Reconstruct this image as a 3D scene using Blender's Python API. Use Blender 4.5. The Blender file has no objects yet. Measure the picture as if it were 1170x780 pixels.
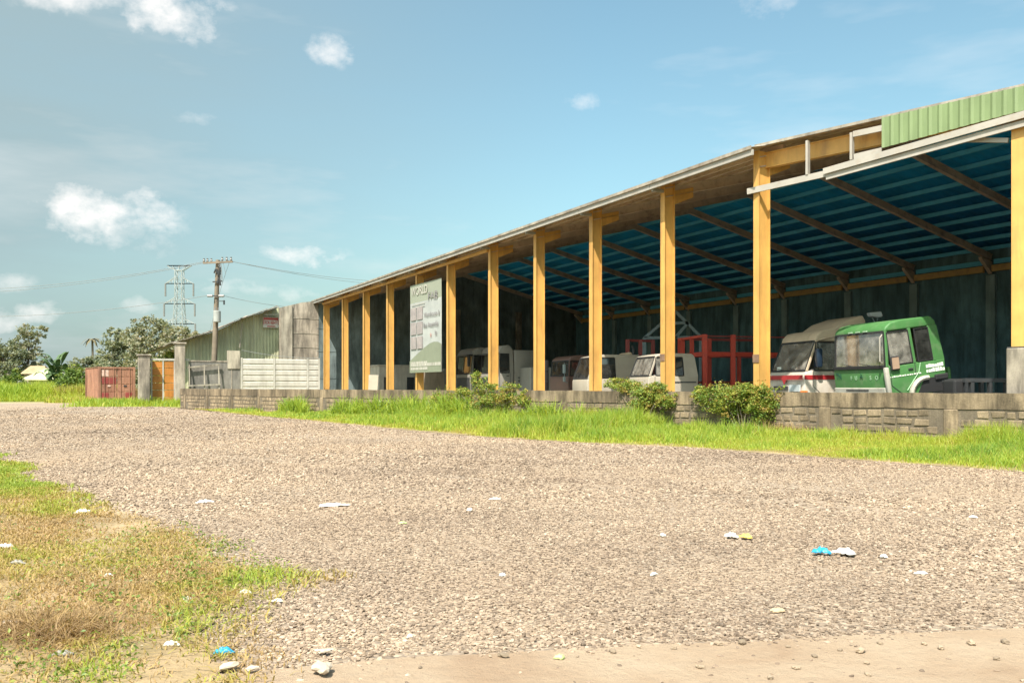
import bpy, bmesh, math, random
import numpy as np
from mathutils import Vector, Matrix, Euler

random.seed(7)
RNG = np.random.default_rng(7)
R = math.radians
SC = bpy.context.scene
COL = SC.collection

# ------------------------------------------------------------------ camera, sky, sun, exposure
EYE = 1.3
cam_d = bpy.data.cameras.new('camera')
cam_d.sensor_width = 36.0
cam_d.lens = 36.0 * 1000.0 / 1170.0
cam_d.shift_y = 51.0 / 1170.0
cam_d.clip_start = 0.1
cam_d.clip_end = 3000.0
cam = bpy.data.objects.new('camera', cam_d)
cam.location = (0, 0, EYE)
cam.rotation_euler = (R(90), 0, 0)
COL.objects.link(cam)
SC.camera = cam

SUN_EL = R(56)
SUN_AZ = Vector((-0.37, -0.93, 0)).normalized()          # plan direction towards the sun
sun_vec = Vector((SUN_AZ.x * math.cos(SUN_EL), SUN_AZ.y * math.cos(SUN_EL), math.sin(SUN_EL)))
sun_d = bpy.data.lights.new('sun', 'SUN')
sun_d.energy = 4.6
sun_d.angle = R(0.53)
sun_d.color = (1.0, 0.93, 0.82)
sun = bpy.data.objects.new('sun', sun_d)
sun.rotation_euler = (-sun_vec).to_track_quat('-Z', 'Y').to_euler()
sun.location = (-30, -30, 60)
COL.objects.link(sun)

SC.view_settings.view_transform = 'Standard'
SC.view_settings.look = 'None'
SC.view_settings.gamma = 1.0
SC.view_settings.use_curve_mapping = False
SC.view_settings.exposure = 0.97
SC.cycles.use_denoising = True
SC.cycles.max_bounces = 6
SC.cycles.diffuse_bounces = 5
SC.cycles.transparent_max_bounces = 12
SC.cycles.caustics_reflective = False
SC.cycles.caustics_refractive = False


def build_world():
    w = bpy.data.worlds.new('World')
    SC.world = w
    w.use_nodes = True
    nt = w.node_tree
    N, L = nt.nodes, nt.links
    N.clear()
    out = N.new('ShaderNodeOutputWorld')
    sky = N.new('ShaderNodeTexSky')
    sky.sky_type = 'NISHITA'
    sky.sun_disc = False
    sky.sun_elevation = SUN_EL
    sky.sun_rotation = math.atan2(SUN_AZ.x, SUN_AZ.y)
    sky.air_density = 1.0
    sky.dust_density = 3.0
    sky.ozone_density = 1.0
    tint = N.new('ShaderNodeMixRGB'); tint.blend_type = 'MULTIPLY'
    tint.inputs[0].default_value = 1.0
    tint.inputs[2].default_value = (0.86, 1.05, 0.88, 1)
    L.new(sky.outputs[0], tint.inputs[1])
    bg = N.new('ShaderNodeBackground'); bg.inputs[1].default_value = 0.126
    L.new(tint.outputs[0], bg.inputs[0])
    bc = N.new('ShaderNodeBackground')
    bc.inputs[0].default_value = (1.0, 0.965, 0.93, 1)
    bc.inputs[1].default_value = 0.62
    tc = N.new('ShaderNodeTexCoord')

    def math_(op, a, b=None, clamp=False):
        m = N.new('ShaderNodeMath'); m.operation = op; m.use_clamp = clamp
        for i, v in enumerate((a, b)):
            if v is None: continue
            if hasattr(v, 'links'): L.new(v, m.inputs[i])
            else: m.inputs[i].default_value = v
        return m.outputs[0]

    def noise(scale, detail, stretch):
        mp = N.new('ShaderNodeMapping'); mp.inputs['Scale'].default_value = stretch
        L.new(tc.outputs['Generated'], mp.inputs[0])
        n = N.new('ShaderNodeTexNoise'); n.inputs['Scale'].default_value = scale
        n.inputs['Detail'].default_value = detail; n.inputs['Roughness'].default_value = 0.6
        L.new(mp.outputs[0], n.inputs[0])
        return n.outputs[0]

    puff = noise(17, 9, (1, 1, 1.5))
    fine = noise(52, 6, (1, 1, 1.3))
    mask = None
    # cumulus clouds low over the horizon: (image-free) direction as x/y and z/y slopes, half widths, density
    for cx, cz, rx, rz, dens in ((-0.462, 0.196, 0.085, 0.042, 1.0), (-0.44, 0.173, 0.06, 0.035, .55),
                                 (-0.205, 0.383, 0.034, 0.018, 0.85), (-0.385, 0.425, 0.075, 0.03, .95),
                                 (-0.50, 0.443, 0.07, 0.024, .8), (-0.238, 0.149, 0.055, 0.018, .9),
                                 (-0.54, 0.083, 0.036, 0.014, .8), (-0.585, 0.072, 0.045, 0.018, .7), (-0.42, 0.091, 0.03, 0.012, .6),
                                 (0.088, 0.326, 0.030, 0.012, .55), (-0.36, 0.306, 0.03, 0.012, .35), (-0.575, 0.12, 0.03, 0.012, .5),
                                 (-0.30, 0.11, 0.10, 0.014, .5), (0.30, 0.44, 0.05, 0.02, .4), (-0.66, 0.2, .05, .03, .8), (0.8, 0.35, .1, .03, .7)):
        rx, rz = rx * 1.05, rz * 1.15
        c = Vector((cx, 1, cz)).normalized()
        s = N.new('ShaderNodeVectorMath'); s.operation = 'SUBTRACT'
        L.new(tc.outputs['Generated'], s.inputs[0]); s.inputs[1].default_value = c
        q = N.new('ShaderNodeVectorMath'); q.operation = 'MULTIPLY'
        L.new(s.outputs[0], q.inputs[0]); k = 1.0
        q.inputs[1].default_value = (k / rx, k / rx, k / rz)
        ln = N.new('ShaderNodeVectorMath'); ln.operation = 'LENGTH'
        L.new(q.outputs[0], ln.inputs[0])
        fall = math_('SUBTRACT', 1.0, ln.outputs['Value'], True)
        e = math_('MULTIPLY', math_('SUBTRACT', puff, 0.5), 3.4)
        e2 = math_('MULTIPLY', math_('SUBTRACT', fine, 0.5), 1.3)
        v = math_('ADD', math_('MULTIPLY', fall, 1.25), math_('ADD', e, e2))
        v = math_('MULTIPLY', math_('SUBTRACT', v, 0.40), 0.95, True)
        gate = math_('MULTIPLY', fall, 3.0, True)
        v = math_('MULTIPLY', v, gate)
        v = math_('MULTIPLY', v, dens * 0.86)
        mask = v if mask is None else math_('MAXIMUM', mask, v)
    # thin high veil, everywhere in the sky
    veil = noise(2.6, 5, (1, 1, 4.5))
    vv = math_('MULTIPLY', math_('SUBTRACT', veil, 0.50), 1.1, True)
    vv = math_('MINIMUM', vv, 0.22)
    mask = math_('MAXIMUM', mask, vv)
    # greyish bank of thin high cloud spread over the left half of the sky
    s = N.new('ShaderNodeVectorMath'); s.operation = 'SUBTRACT'
    L.new(tc.outputs['Generated'], s.inputs[0]); s.inputs[1].default_value = Vector((-0.95, 1, 0.34)).normalized()
    ln = N.new('ShaderNodeVectorMath'); ln.operation = 'LENGTH'; L.new(s.outputs[0], ln.inputs[0])
    bank = math_('MULTIPLY', math_('SUBTRACT', 1.0, math_('MULTIPLY', ln.outputs['Value'], 1.25), True), 1.35)
    bank = math_('MULTIPLY', bank, math_('ADD', 0.55, math_('MULTIPLY', veil, 0.7)), True)
    bank = math_('MINIMUM', bank, 0.85)
    bk = N.new('ShaderNodeBackground'); bk.inputs[0].default_value = (0.40, 0.52, 0.545, 1); bk.inputs[1].default_value = 0.52
    mix0 = N.new('ShaderNodeMixShader'); L.new(bank, mix0.inputs[0]); L.new(bg.outputs[0], mix0.inputs[1]); L.new(bk.outputs[0], mix0.inputs[2])
    bg = mix0
    mix = N.new('ShaderNodeMixShader')
    L.new(mask, mix.inputs[0]); L.new(bg.outputs[0], mix.inputs[1]); L.new(bc.outputs[0], mix.inputs[2])
    L.new(mix.outputs[0], out.inputs[0])


build_world()

# ------------------------------------------------------------------ geometry helpers


def px(x, y, Z):
    """a point at depth Z seen at photograph coordinates x, y"""
    return Vector(((x - 585) / 1000 * Z, Z, EYE + (441 - y) / 1000 * Z))


def V(*a): return Vector(a)


class MB:
    def __init__(self):
        self.v, self.f = [], []

    def add(self, vs, fs):
        o = len(self.v)
        self.v += [tuple(p) for p in vs]
        self.f += [tuple(i + o for i in f) for f in fs]
        return self

    def box(self, c, s, rz=0.0):
        x, y, z = s[0] / 2, s[1] / 2, s[2] / 2
        cs, sn = math.cos(rz), math.sin(rz)
        vs = []
        for dz in (-z, z):
            for dx, dy in ((-x, -y), (x, -y), (x, y), (-x, y)):
                vs.append((c[0] + dx * cs - dy * sn, c[1] + dx * sn + dy * cs, c[2] + dz))
        return self.add(vs, [(0, 3, 2, 1), (4, 5, 6, 7), (0, 1, 5, 4), (1, 2, 6, 5), (2, 3, 7, 6), (3, 0, 4, 7)])

    def bx(self, x0, x1, y0, y1, z0, z1):
        return self.box(((x0 + x1) / 2, (y0 + y1) / 2, (z0 + z1) / 2), (x1 - x0, y1 - y0, z1 - z0))

    def bar(self, a, b, w, h, up=(0, 0, 1)):
        a, b = Vector(a), Vector(b)
        d = (b - a).normalized()
        upv = Vector(up)
        s = d.cross(upv)
        if s.length < 1e-4: s = d.cross(Vector((1, 0, 0)))
        s.normalize(); t = s.cross(d).normalized()
        vs = []
        for p in (a, b):
            for i, j in ((-1, -1), (1, -1), (1, 1), (-1, 1)):
                vs.append(p + s * (i * w / 2) + t * (j * h / 2))
        return self.add(vs, [(0, 1, 2, 3), (7, 6, 5, 4), (0, 4, 5, 1), (1, 5, 6, 2), (2, 6, 7, 3), (3, 7, 4, 0)])

    def ibeam(self, a, b, w, h, tf, tw, up=(0, 0, 1)):
        """I section, web in the plane of the axis and up"""
        a, b = Vector(a), Vector(b)
        d = (b - a).normalized()
        s = d.cross(Vector(up)).normalized(); t = s.cross(d).normalized()
        o = t * (h / 2 - tf / 2)
        self.bar(a + o, b + o, w, tf, up); self.bar(a - o, b - o, w, tf, up)
        return self.bar(a, b, tw, h - 2 * tf - 0.001, up)

    def tube(self, pts, r, n=6, caps=True):
        pts = [Vector(p) for p in pts]
        if not hasattr(r, '__len__'): r = [r] * len(pts)
        rings = []
        ref = None
        for i, p in enumerate(pts):
            d = (pts[min(i + 1, len(pts) - 1)] - pts[max(i - 1, 0)]).normalized()
            if ref is None:
                ref = Vector((0, 0, 1)) if abs(d.z) < 0.9 else Vector((1, 0, 0))
            s = d.cross(ref).normalized(); t = s.cross(d)
            ref = t
            rings.append([p + (s * math.cos(k * 2 * math.pi / n) + t * math.sin(k * 2 * math.pi / n)) * r[i] for k in range(n)])
        vs = [q for rg in rings for q in rg]
        fs = []
        for i in range(len(pts) - 1):
            for k in range(n):
                k2 = (k + 1) % n
                fs.append((i * n + k, (i + 1) * n + k, (i + 1) * n + k2, i * n + k2))
        if caps:
            fs.append(tuple(range(n))); fs.append(tuple((len(pts) - 1) * n + k for k in reversed(range(n))))
        return self.add(vs, fs)

    def prism(self, poly, ext):
        """planar polygon (3D points) swept along ext"""
        ext = Vector(ext); n = len(poly)
        vs = [Vector(p) for p in poly] + [Vector(p) + ext for p in poly]
        fs = [tuple(range(n)), tuple(reversed(range(n, 2 * n)))]
        for i in range(n):
            j = (i + 1) % n
            fs.append((i, i + n, j + n, j))
        return self.add(vs, fs)

    def cyl(self, c, axis, r, length, n=20):
        c = Vector(c); a = Vector(axis).normalized() * length / 2
        return self.tube([c - a, c + a], r, n)

    def bevel(self, w, seg=2, ang=30):
        self._bev = (w, seg, ang); return self

    def mesh(self, name):
        me = bpy.data.meshes.new(name)
        me.from_pydata(self.v, [], self.f)
        bm = bmesh.new(); bm.from_mesh(me)
        bmesh.ops.recalc_face_normals(bm, faces=bm.faces)
        if hasattr(self, '_bev'):
            w, seg, ang = self._bev
            es = [e for e in bm.edges if len(e.link_faces) == 2 and e.calc_face_angle(0) > R(ang)]
            bmesh.ops.bevel(bm, geom=es, offset=w, segments=seg, affect='EDGES', profile=0.5, clamp_overlap=True)
        bm.to_mesh(me); bm.free()
        return me

    def build(self, name, mat, parent=None, world=False, smooth=False):
        if world and parent is not None:
            o = parent_offset(parent)
            self.v = [(p[0] - o[0], p[1] - o[1], p[2] - o[2]) for p in self.v]
        me = self.mesh(name)
        me.materials.append(mat)
        if smooth:
            me.polygons.foreach_set('use_smooth', [True] * len(me.polygons))
            try: me.set_sharp_from_angle(angle=R(38))
            except Exception: pass
        return link(name, me, parent)


def parent_offset(o):
    p = Vector((0, 0, 0))
    while o is not None:
        p += o.location; o = o.parent
    return p


def link(name, data, parent=None):
    o = bpy.data.objects.new(name, data)
    COL.objects.link(o)
    if parent is not None: o.parent = parent
    return o


def tag(o, label=None, cat=None, group=None, kind=None):
    if label: o['label'] = label
    if cat: o['category'] = cat
    if group: o['group'] = group
    if kind: o['kind'] = kind
    return o


def thing(name, label, cat, loc=(0, 0, 0), rz=0.0, group=None, rot=None):
    o = bpy.data.objects.new(name, None)
    o.empty_display_size = 0.3
    COL.objects.link(o)
    o.location = loc
    o.rotation_euler = rot if rot else (0, 0, rz)
    return tag(o, label, cat, group)


def numpy_mesh(name, verts, quads=None, tris=None, mat=None, parent=None, attr=None, smooth=False):
    me = bpy.data.meshes.new(name)
    verts = np.asarray(verts, np.float32).reshape(-1, 3)
    loops, starts, n = [], [], 0
    if quads is not None and len(quads):
        q = np.asarray(quads, np.int32).reshape(-1, 4)
        loops.append(q.ravel()); starts.append(np.arange(len(q)) * 4); n += len(q) * 4
    if tris is not None and len(tris):
        t = np.asarray(tris, np.int32).reshape(-1, 3)
        loops.append(t.ravel()); starts.append(n + np.arange(len(t)) * 3)
    loops = np.concatenate(loops).astype(np.int32); starts = np.concatenate(starts).astype(np.int32)
    me.vertices.add(len(verts)); me.vertices.foreach_set('co', verts.ravel())
    me.loops.add(len(loops)); me.loops.foreach_set('vertex_index', loops)
    me.polygons.add(len(starts)); me.polygons.foreach_set('loop_start', starts)
    me.update(calc_edges=True)
    if attr is not None:
        a = me.attributes.new('tint', 'FLOAT', 'POINT')
        a.data.foreach_set('value', np.asarray(attr, np.float32))
    if smooth: me.polygons.foreach_set('use_smooth', np.ones(len(starts), bool))
    if mat: me.materials.append(mat)
    return link(name, me, parent)


# ------------------------------------------------------------------ materials
_M = {}


def new_mat(name):
    m = bpy.data.materials.new(name); m.use_nodes = True
    nt = m.node_tree
    b = nt.nodes['Principled BSDF']
    return m, nt, b


def ramp(nt, stops, fac):
    r = nt.nodes.new('ShaderNodeValToRGB')
    el = r.color_ramp.elements
    while len(el) < len(stops): el.new(0.5)
    for e, (p, c) in zip(el, stops):
        e.position = p; e.color = (c[0], c[1], c[2], 1) if hasattr(c, '__len__') else (c, c, c, 1)
    nt.links.new(fac, r.inputs[0])
    return r.outputs[0]


def tex_noise(nt, scale, detail=4, stretch=(1, 1, 1), rough=0.55, coord='pos', dist=0.0):
    mp = nt.nodes.new('ShaderNodeMapping'); mp.inputs['Scale'].default_value = stretch
    if coord == 'pos':
        g = nt.nodes.new('ShaderNodeNewGeometry'); nt.links.new(g.outputs['Position'], mp.inputs[0])
    else:
        g = nt.nodes.new('ShaderNodeTexCoord'); nt.links.new(g.outputs['Object'], mp.inputs[0])
    n = nt.nodes.new('ShaderNodeTexNoise')
    n.inputs['Scale'].default_value = scale; n.inputs['Detail'].default_value = detail
    n.inputs['Roughness'].default_value = rough; n.inputs['Distortion'].default_value = dist
    nt.links.new(mp.outputs[0], n.inputs[0])
    return n.outputs[0]


def mixc(nt, fac, a, b, mode='MIX'):
    m = nt.nodes.new('ShaderNodeMixRGB'); m.blend_type = mode
    for i, v in enumerate((fac, a, b)):
        if hasattr(v, 'links'): nt.links.new(v, m.inputs[i])
        elif hasattr(v, '__len__'): m.inputs[i].default_value = (v[0], v[1], v[2], 1)
        else: m.inputs[i].default_value = v
    return m.outputs[0]


def bump(nt, b, h, strength=0.3, dist=0.02):
    n = nt.nodes.new('ShaderNodeBump')
    n.inputs['Strength'].default_value = strength; n.inputs['Distance'].default_value = dist
    nt.links.new(h, n.inputs['Height']); nt.links.new(n.outputs[0], b.inputs['Normal'])


def paint(name, col, rough=0.5, dirt=None, dirt_amt=0.5, scale=2.5, streak=1.0, var=0.12, metal=0.0, bmp=0.0, rand=0.0, coord='pos', fine=0.0, grime=0.0):
    """painted / plain surface with uneven colour, grime blotches and streaks"""
    if name in _M: return _M[name]
    m, nt, b = new_mat(name)
    n1 = tex_noise(nt, scale, 5, (1, 1, 1), coord=coord)
    lo = tuple(c * (1 - var) for c in col); hi = tuple(min(1, c * (1 + var)) for c in col)
    c = ramp(nt, [(0.3, lo), (0.7, hi)], n1)
    if dirt is not None:
        n2 = tex_noise(nt, scale * 2.2, 7, (1, 1, 1 / streak), 0.65, coord=coord)
        f = ramp(nt, [(0.62 - 0.28 * dirt_amt, 0.0), (0.78 - 0.18 * dirt_amt, min(1, 0.35 + dirt_amt * .6))], n2)
        c = mixc(nt, f, c, dirt)
    if grime:
        n5 = tex_noise(nt, 2.6, 6, (1, 1, 0.16), 0.7, coord=coord)
        n6 = tex_noise(nt, 0.9, 6, (1, 1, 0.6), 0.7, coord=coord)
        c = mixc(nt, 1.0, c, ramp(nt, [(0.36, 1 - grime), (0.56, 1.0), (0.75, 1 + grime * .25)], n5), 'MULTIPLY')
        c = mixc(nt, 1.0, c, ramp(nt, [(0.35, 1 - grime * .8), (0.6, 1.0)], n6), 'MULTIPLY')
    if fine:
        n4 = tex_noise(nt, 60, 3, coord=coord)
        c = mixc(nt, 1.0, c, ramp(nt, [(0.3, 1 - fine), (0.7, 1 + fine * .3)], n4), 'MULTIPLY')
    if rand:
        oi = nt.nodes.new('ShaderNodeObjectInfo')
        c = mixc(nt, 1.0, c, ramp(nt, [(0, 1 - rand), (1, 1 + rand * 0.6)], oi.outputs['Random']), 'MULTIPLY')
    nt.links.new(c, b.inputs['Base Color'])
    b.inputs['Roughness'].default_value = rough; b.inputs['Metallic'].default_value = metal
    if bmp:
        n3 = tex_noise(nt, scale * 9, 5, coord=coord)
        bump(nt, b, n3, bmp, 0.02)
    _M[name] = m
    return m


def leaf_mat(name, stops, trans=0.35, rough=0.55):
    """foliage: colour from the per-leaf tint attribute"""
    m, nt, b = new_mat(name)
    a = nt.nodes.new('ShaderNodeAttribute'); a.attribute_name = 'tint'
    c = ramp(nt, stops, a.outputs['Fac'])
    nt.links.new(c, b.inputs['Base Color'])
    b.inputs['Roughness'].default_value = rough
    t = nt.nodes.new('ShaderNodeBsdfTranslucent')
    nt.links.new(mixc(nt, 1.0, c, (1.25, 1.2, 0.7), 'MULTIPLY'), t.inputs[0])
    mx = nt.nodes.new('ShaderNodeMixShader'); mx.inputs[0].default_value = trans
    out = nt.nodes['Material Output']
    nt.links.new(b.outputs[0], mx.inputs[1]); nt.links.new(t.outputs[0], mx.inputs[2]); nt.links.new(mx.outputs[0], out.inputs[0])
    return m


def glass_mat(name, tintc=(0.75, 0.8, 0.78), refl=0.12, dust_sheen=0.12, dust_sheen_col=(0.5, 0.47, 0.42)):
    m, nt, b = new_mat(name)
    nt.nodes.remove(b)
    tr = nt.nodes.new('ShaderNodeBsdfTransparent'); tr.inputs[0].default_value = (*tintc, 1)
    gl = nt.nodes.new('ShaderNodeBsdfGlossy'); gl.inputs['Roughness'].default_value = 0.04
    df = nt.nodes.new('ShaderNodeBsdfDiffuse'); df.inputs[0].default_value = (*dust_sheen_col, 1)
    n = tex_noise(nt, 3.0, 5, (1, 1, 1.0), 0.6)
    dn = ramp(nt, [(0.35, dust_sheen * 0.4), (0.7, min(1, dust_sheen * 1.8))], n)
    m1 = nt.nodes.new('ShaderNodeMixShader'); nt.links.new(dn, m1.inputs[0])
    nt.links.new(tr.outputs[0], m1.inputs[1]); nt.links.new(df.outputs[0], m1.inputs[2])
    fr = nt.nodes.new('ShaderNodeFresnel'); fr.inputs[0].default_value = 1.5
    ad = nt.nodes.new('ShaderNodeMath'); ad.operation = 'ADD'; ad.use_clamp = True
    nt.links.new(fr.outputs[0], ad.inputs[0]); ad.inputs[1].default_value = refl
    m2 = nt.nodes.new('ShaderNodeMixShader'); nt.links.new(ad.outputs[0], m2.inputs[0])
    nt.links.new(m1.outputs[0], m2.inputs[1]); nt.links.new(gl.outputs[0], m2.inputs[2])
    nt.links.new(m2.outputs[0], nt.nodes['Material Output'].inputs[0])
    return m


YEL = paint('yellow_paint', (0.68, 0.375, 0.105), 0.5, (0.38, 0.20, 0.08), 0.36, 1.7, 6, 0.10, grime=0.16)
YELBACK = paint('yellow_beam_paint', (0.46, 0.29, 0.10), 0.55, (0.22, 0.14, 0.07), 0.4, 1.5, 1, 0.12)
RAFTER = paint('red_oxide_primer', (0.52, 0.40, 0.31), 0.7, (0.2, 0.13, 0.1), 0.4, 1.2, 1, 0.18)
PURLIN = paint('teal_purlin', (0.09, 0.44, 0.66), 0.5, (0.05, 0.28, 0.42), 0.25, 1.5, 1, 0.12)  # purlins tinted blue to carry the teal cast of the interior shade
CHANNEL = paint('grey_white_steel', (0.37, 0.34, 0.305), 0.5, (0.30, 0.22, 0.15), 0.35, 1.6, 1, 0.10)
SHEET = paint('roof_sheet_blue', (0.012, 0.33, 0.64), 0.6, (0.010, 0.26, 0.50), 0.3, 0.8, 1, 0.2)  # blue underside, deepened to hold the teal of the shaded roof
FASCIA = paint('light_green_sheet', (0.185, 0.25, 0.115), 0.5, (0.25, 0.3, 0.2), 0.2, 1.0, 6, 0.08, grime=0.12)
SHEDGREEN = paint('old_green_sheet', (0.52, 0.515, 0.34), 0.6, (0.46, 0.42, 0.29), 0.45, 0.8, 8, 0.14, grime=0.2)
RUSTROOF = paint('weathered_roof_sheet', (0.40, 0.35, 0.29), 0.6, (0.22, 0.14, 0.09), 0.5, 0.7, 1, 0.15, grime=0.4)
CONC = paint('dirty_concrete', (0.46, 0.395, 0.325), 0.9, (0.10, 0.09, 0.075), 0.55, 0.8, 5, 0.2, bmp=0.3, fine=.15, grime=0.55)
CONCDARK = paint('back_wall_concrete', (0.15, 0.275, 0.33), 0.9, (0.07, 0.15, 0.19), 0.6, 0.35, 2.5, 0.25, bmp=0.2, fine=.15, grime=0.45)  # teal shadow tone of the interior mixed into the grey wall colour
ENDWALL = paint('end_wall_concrete', (0.22, 0.275, 0.28), 0.9, (0.11, 0.145, 0.15), 0.6, 0.4, 2.5, 0.25, bmp=0.2, fine=.15, grime=.45)  # slight teal added to the concrete for the interior's shadow tone
PILAST = paint('interior_pilaster', (0.24, 0.33, 0.35), 0.9, (0.12, 0.17, 0.18), 0.5, 0.8, 3, 0.2)  # lighter version of the back wall colour, same painted-in teal shade
CONCLIGHT = paint('pale_concrete', (0.46, 0.41, 0.335), 0.9, (0.18, 0.15, 0.12), 0.5, 1.2, 6, 0.15, bmp=0.25, fine=.12, grime=0.45)
BLOCK = paint('hollow_block', (0.31, 0.235, 0.155), 0.95, (0.12, 0.10, 0.075), 0.5, 2.0, 1, 0.22, bmp=0.6, rand=0.28, fine=.3, grime=0.4)
MORTAR = paint('mortar', (0.19, 0.152, 0.11), 0.95, (0.12, 0.10, 0.08), 0.5, 1.8, 2, 0.2, bmp=0.6, fine=.3, grime=0.3)  # dirty mortar, darkened further for the shade in recessed joints
COPING = paint('streaked_plaster', (0.31, 0.235, 0.155), 0.95, (0.10, 0.073, 0.045), 0.6, 2.2, 7, 0.2, bmp=0.5, fine=.2, grime=0.6)
GREYBLOCK = paint('dark_grey_block', (0.24, 0.225, 0.205), 0.9, (0.08, 0.08, 0.075), 0.4, 1.0, 3, 0.15, bmp=.3, grime=0.35)
WHITEPAINT = paint('off_white_paint', (0.50, 0.475, 0.435), 0.6, (0.34, 0.31, 0.27), 0.35, 1.0, 5, 0.07, grime=0.18)
CREAM = paint('cream_wall', (0.55, 0.50, 0.43), 0.8, (0.30, 0.26, 0.2), 0.35, 0.8, 4, 0.1, grime=0.25)
ORANGE = paint('orange_boards', (0.50, 0.20, 0.035), 0.6, (0.28, 0.10, 0.02), 0.4, 1.3, 2, 0.12, rand=.1, grime=0.2)
CONTAINER = paint('container_red', (0.38, 0.19, 0.125), 0.6, (0.20, 0.07, 0.045), 0.5, 1.0, 4, 0.14, grime=0.3)
CONTPALE = paint('container_patch', (0.62, 0.45, 0.38), 0.7, (0.4, 0.2, 0.15), 0.5, 3, 1, 0.1)
BLACK = paint('black_rubber', (0.018, 0.018, 0.02), 0.7, None, 0, 2, 1, 0.2)
DARKST = paint('dark_steel', (0.035, 0.038, 0.042), 0.6, (0.09, 0.06, 0.04), 0.3, 3, 1, 0.2)
GREYST = paint('blue_grey_steel', (0.22, 0.28, 0.30), 0.5, (0.12, 0.10, 0.09), 0.3, 3, 1, 0.15)
REDST = paint('red_lead_steel', (0.50, 0.055, 0.03), 0.55, (0.25, 0.05, 0.03), 0.3, 2, 1, 0.12)
REDDARK = paint('maroon_steel', (0.24, 0.045, 0.04), 0.6, (0.1, 0.04, 0.03), 0.3, 2, 1, 0.12)
CABGREEN = paint('cab_green', (0.055, 0.17, 0.05), 0.55, (0.13, 0.205, 0.105), 0.45, 1.6, 1, 0.10, coord='obj')
CABWHITE = paint('cab_white', (0.56, 0.50, 0.43), 0.45, (0.40, 0.33, 0.25), 0.35, 1.8, 2, 0.07, coord='obj')
CABTAN = paint('cab_dusty_tan', (0.52, 0.40, 0.28), 0.6, (0.36, 0.27, 0.19), 0.4, 1.5, 1, 0.10, coord='obj')
CABCREAM = paint('cab_cream', (0.38, 0.335, 0.275), 0.5, (0.38, 0.31, 0.24), 0.35, 1.7, 2, 0.08, coord='obj')
CABGREY = paint('cab_grey', (0.24, 0.225, 0.20), 0.55, (0.22, 0.19, 0.16), 0.35, 1.5, 2, 0.08, coord='obj')
CABBROWN = paint('cab_brown', (0.15, 0.085, 0.07), 0.5, (0.12, 0.08, 0.06), 0.35, 1.5, 2, 0.1, coord='obj')
BUMPER = paint('bumper_grey', (0.42, 0.40, 0.35), 0.6, (0.22, 0.18, 0.13), 0.4, 2, 1, 0.1, coord='obj')
STRIPE = paint('stripe_red', (0.36, 0.025, 0.03), 0.5, None, 0, 2, 1, 0.1)
DECAL = paint('decal_white', (0.75, 0.78, 0.72), 0.6, None, 0, 2, 1, 0.05)
PALEGREEN = paint('decal_pale_green', (0.30, 0.50, 0.30), 0.6, None, 0, 2, 1, 0.05)
DARKGREEN = paint('decal_dark_green', (0.015, 0.09, 0.05), 0.6, None, 0, 2, 1, 0.05)
AMBER = paint('amber_lens', (0.6, 0.16, 0.03), 0.25, None, 0, 2, 1, 0.05)
SEAT = paint('seat_fabric', (0.30, 0.25, 0.20), 0.9, None, 0, 3, 1, 0.15)
INTERIOR = paint('cab_trim', (0.16, 0.15, 0.14), 0.8, None, 0, 3, 1, 0.15)
GLASS = glass_mat('cab_glass', (0.82, 0.86, 0.84), 0.08, 0.10, (.50, .46, .40))
GLASSPALE = glass_mat('painted_sheen_glass', (0.80, 0.84, 0.82), 0.14, 0.30, (.62, .58, .52))  # pale film stands in for sky and ground reflected in the glass
GLASSDARK = glass_mat('dark_glass', (0.16, 0.2, 0.2), 0.10, 0.10, (.3, .3, .28))
WOOD = paint('weathered_wood', (0.26, 0.21, 0.16), 0.9, (0.12, 0.1, 0.08), 0.4, 2, 8, 0.2)
POLEMAT = paint('pole_wood', (0.20, 0.16, 0.12), 0.9, (0.1, 0.08, 0.06), 0.3, 2, 8, 0.2)
WIRE = paint('wire_black', (0.22, 0.23, 0.23), 0.6, None, 0, 2, 1, 0.1)
TOWERST = paint('tower_steel', (0.34, 0.36, 0.36), 0.5, None, 0, 2, 1, 0.1)
PORCELAIN = paint('insulator_grey', (0.20, 0.20, 0.20), 0.4, None, 0, 2, 1, 0.1)
BARK = paint('bark', (0.17, 0.14, 0.11), 0.95, (0.08, 0.065, 0.05), 0.5, 3, 4, 0.25, bmp=.4)

# ------------------------------------------------------------------ plan of the place
TH = math.atan(0.505)
U = Vector((-math.sin(TH), math.cos(TH), 0))       # along the warehouse front, away from the camera
P = Vector((math.cos(TH), math.sin(TH), 0))        # into the warehouse
C0 = Vector((0.279 * 23.8, 23.8, 0))
A0, DC = C0.dot(U), C0.dot(P)


def ad(a, d, z=0.0): return U * a + P * d + Vector((0, 0, z))


WDIR = Vector((-0.683, 0.730, 0)).normalized()      # along the block wall, away from the camera
WN = Vector((-WDIR.y, WDIR.x, 0))
if WN.y > 0: WN = -WN                               # faces the road
W0 = Vector((10.9, 18.6, 0)) - WDIR * 3.0
WLEN = (Vector((-19.2, 50.9, 0)) - W0).length
KD = -WDIR                                          # the kinked end bay runs parallel to the wall


def on_a(x, y, A):
    """photograph ray met with the vertical plane a = A (square to the front)"""
    t = (x - 585) / 1000
    return px(x, y, A / (U.y + U.x * t))


def on_k(x, y, off=0.0):
    """ray met with the vertical plane of the kinked bay"""
    n = Vector((-KD.y, KD.x, 0)); o = C0 + n * off
    t = (x - 585) / 1000
    return px(x, y, o.dot(n) / (n.x * t + n.y))


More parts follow.
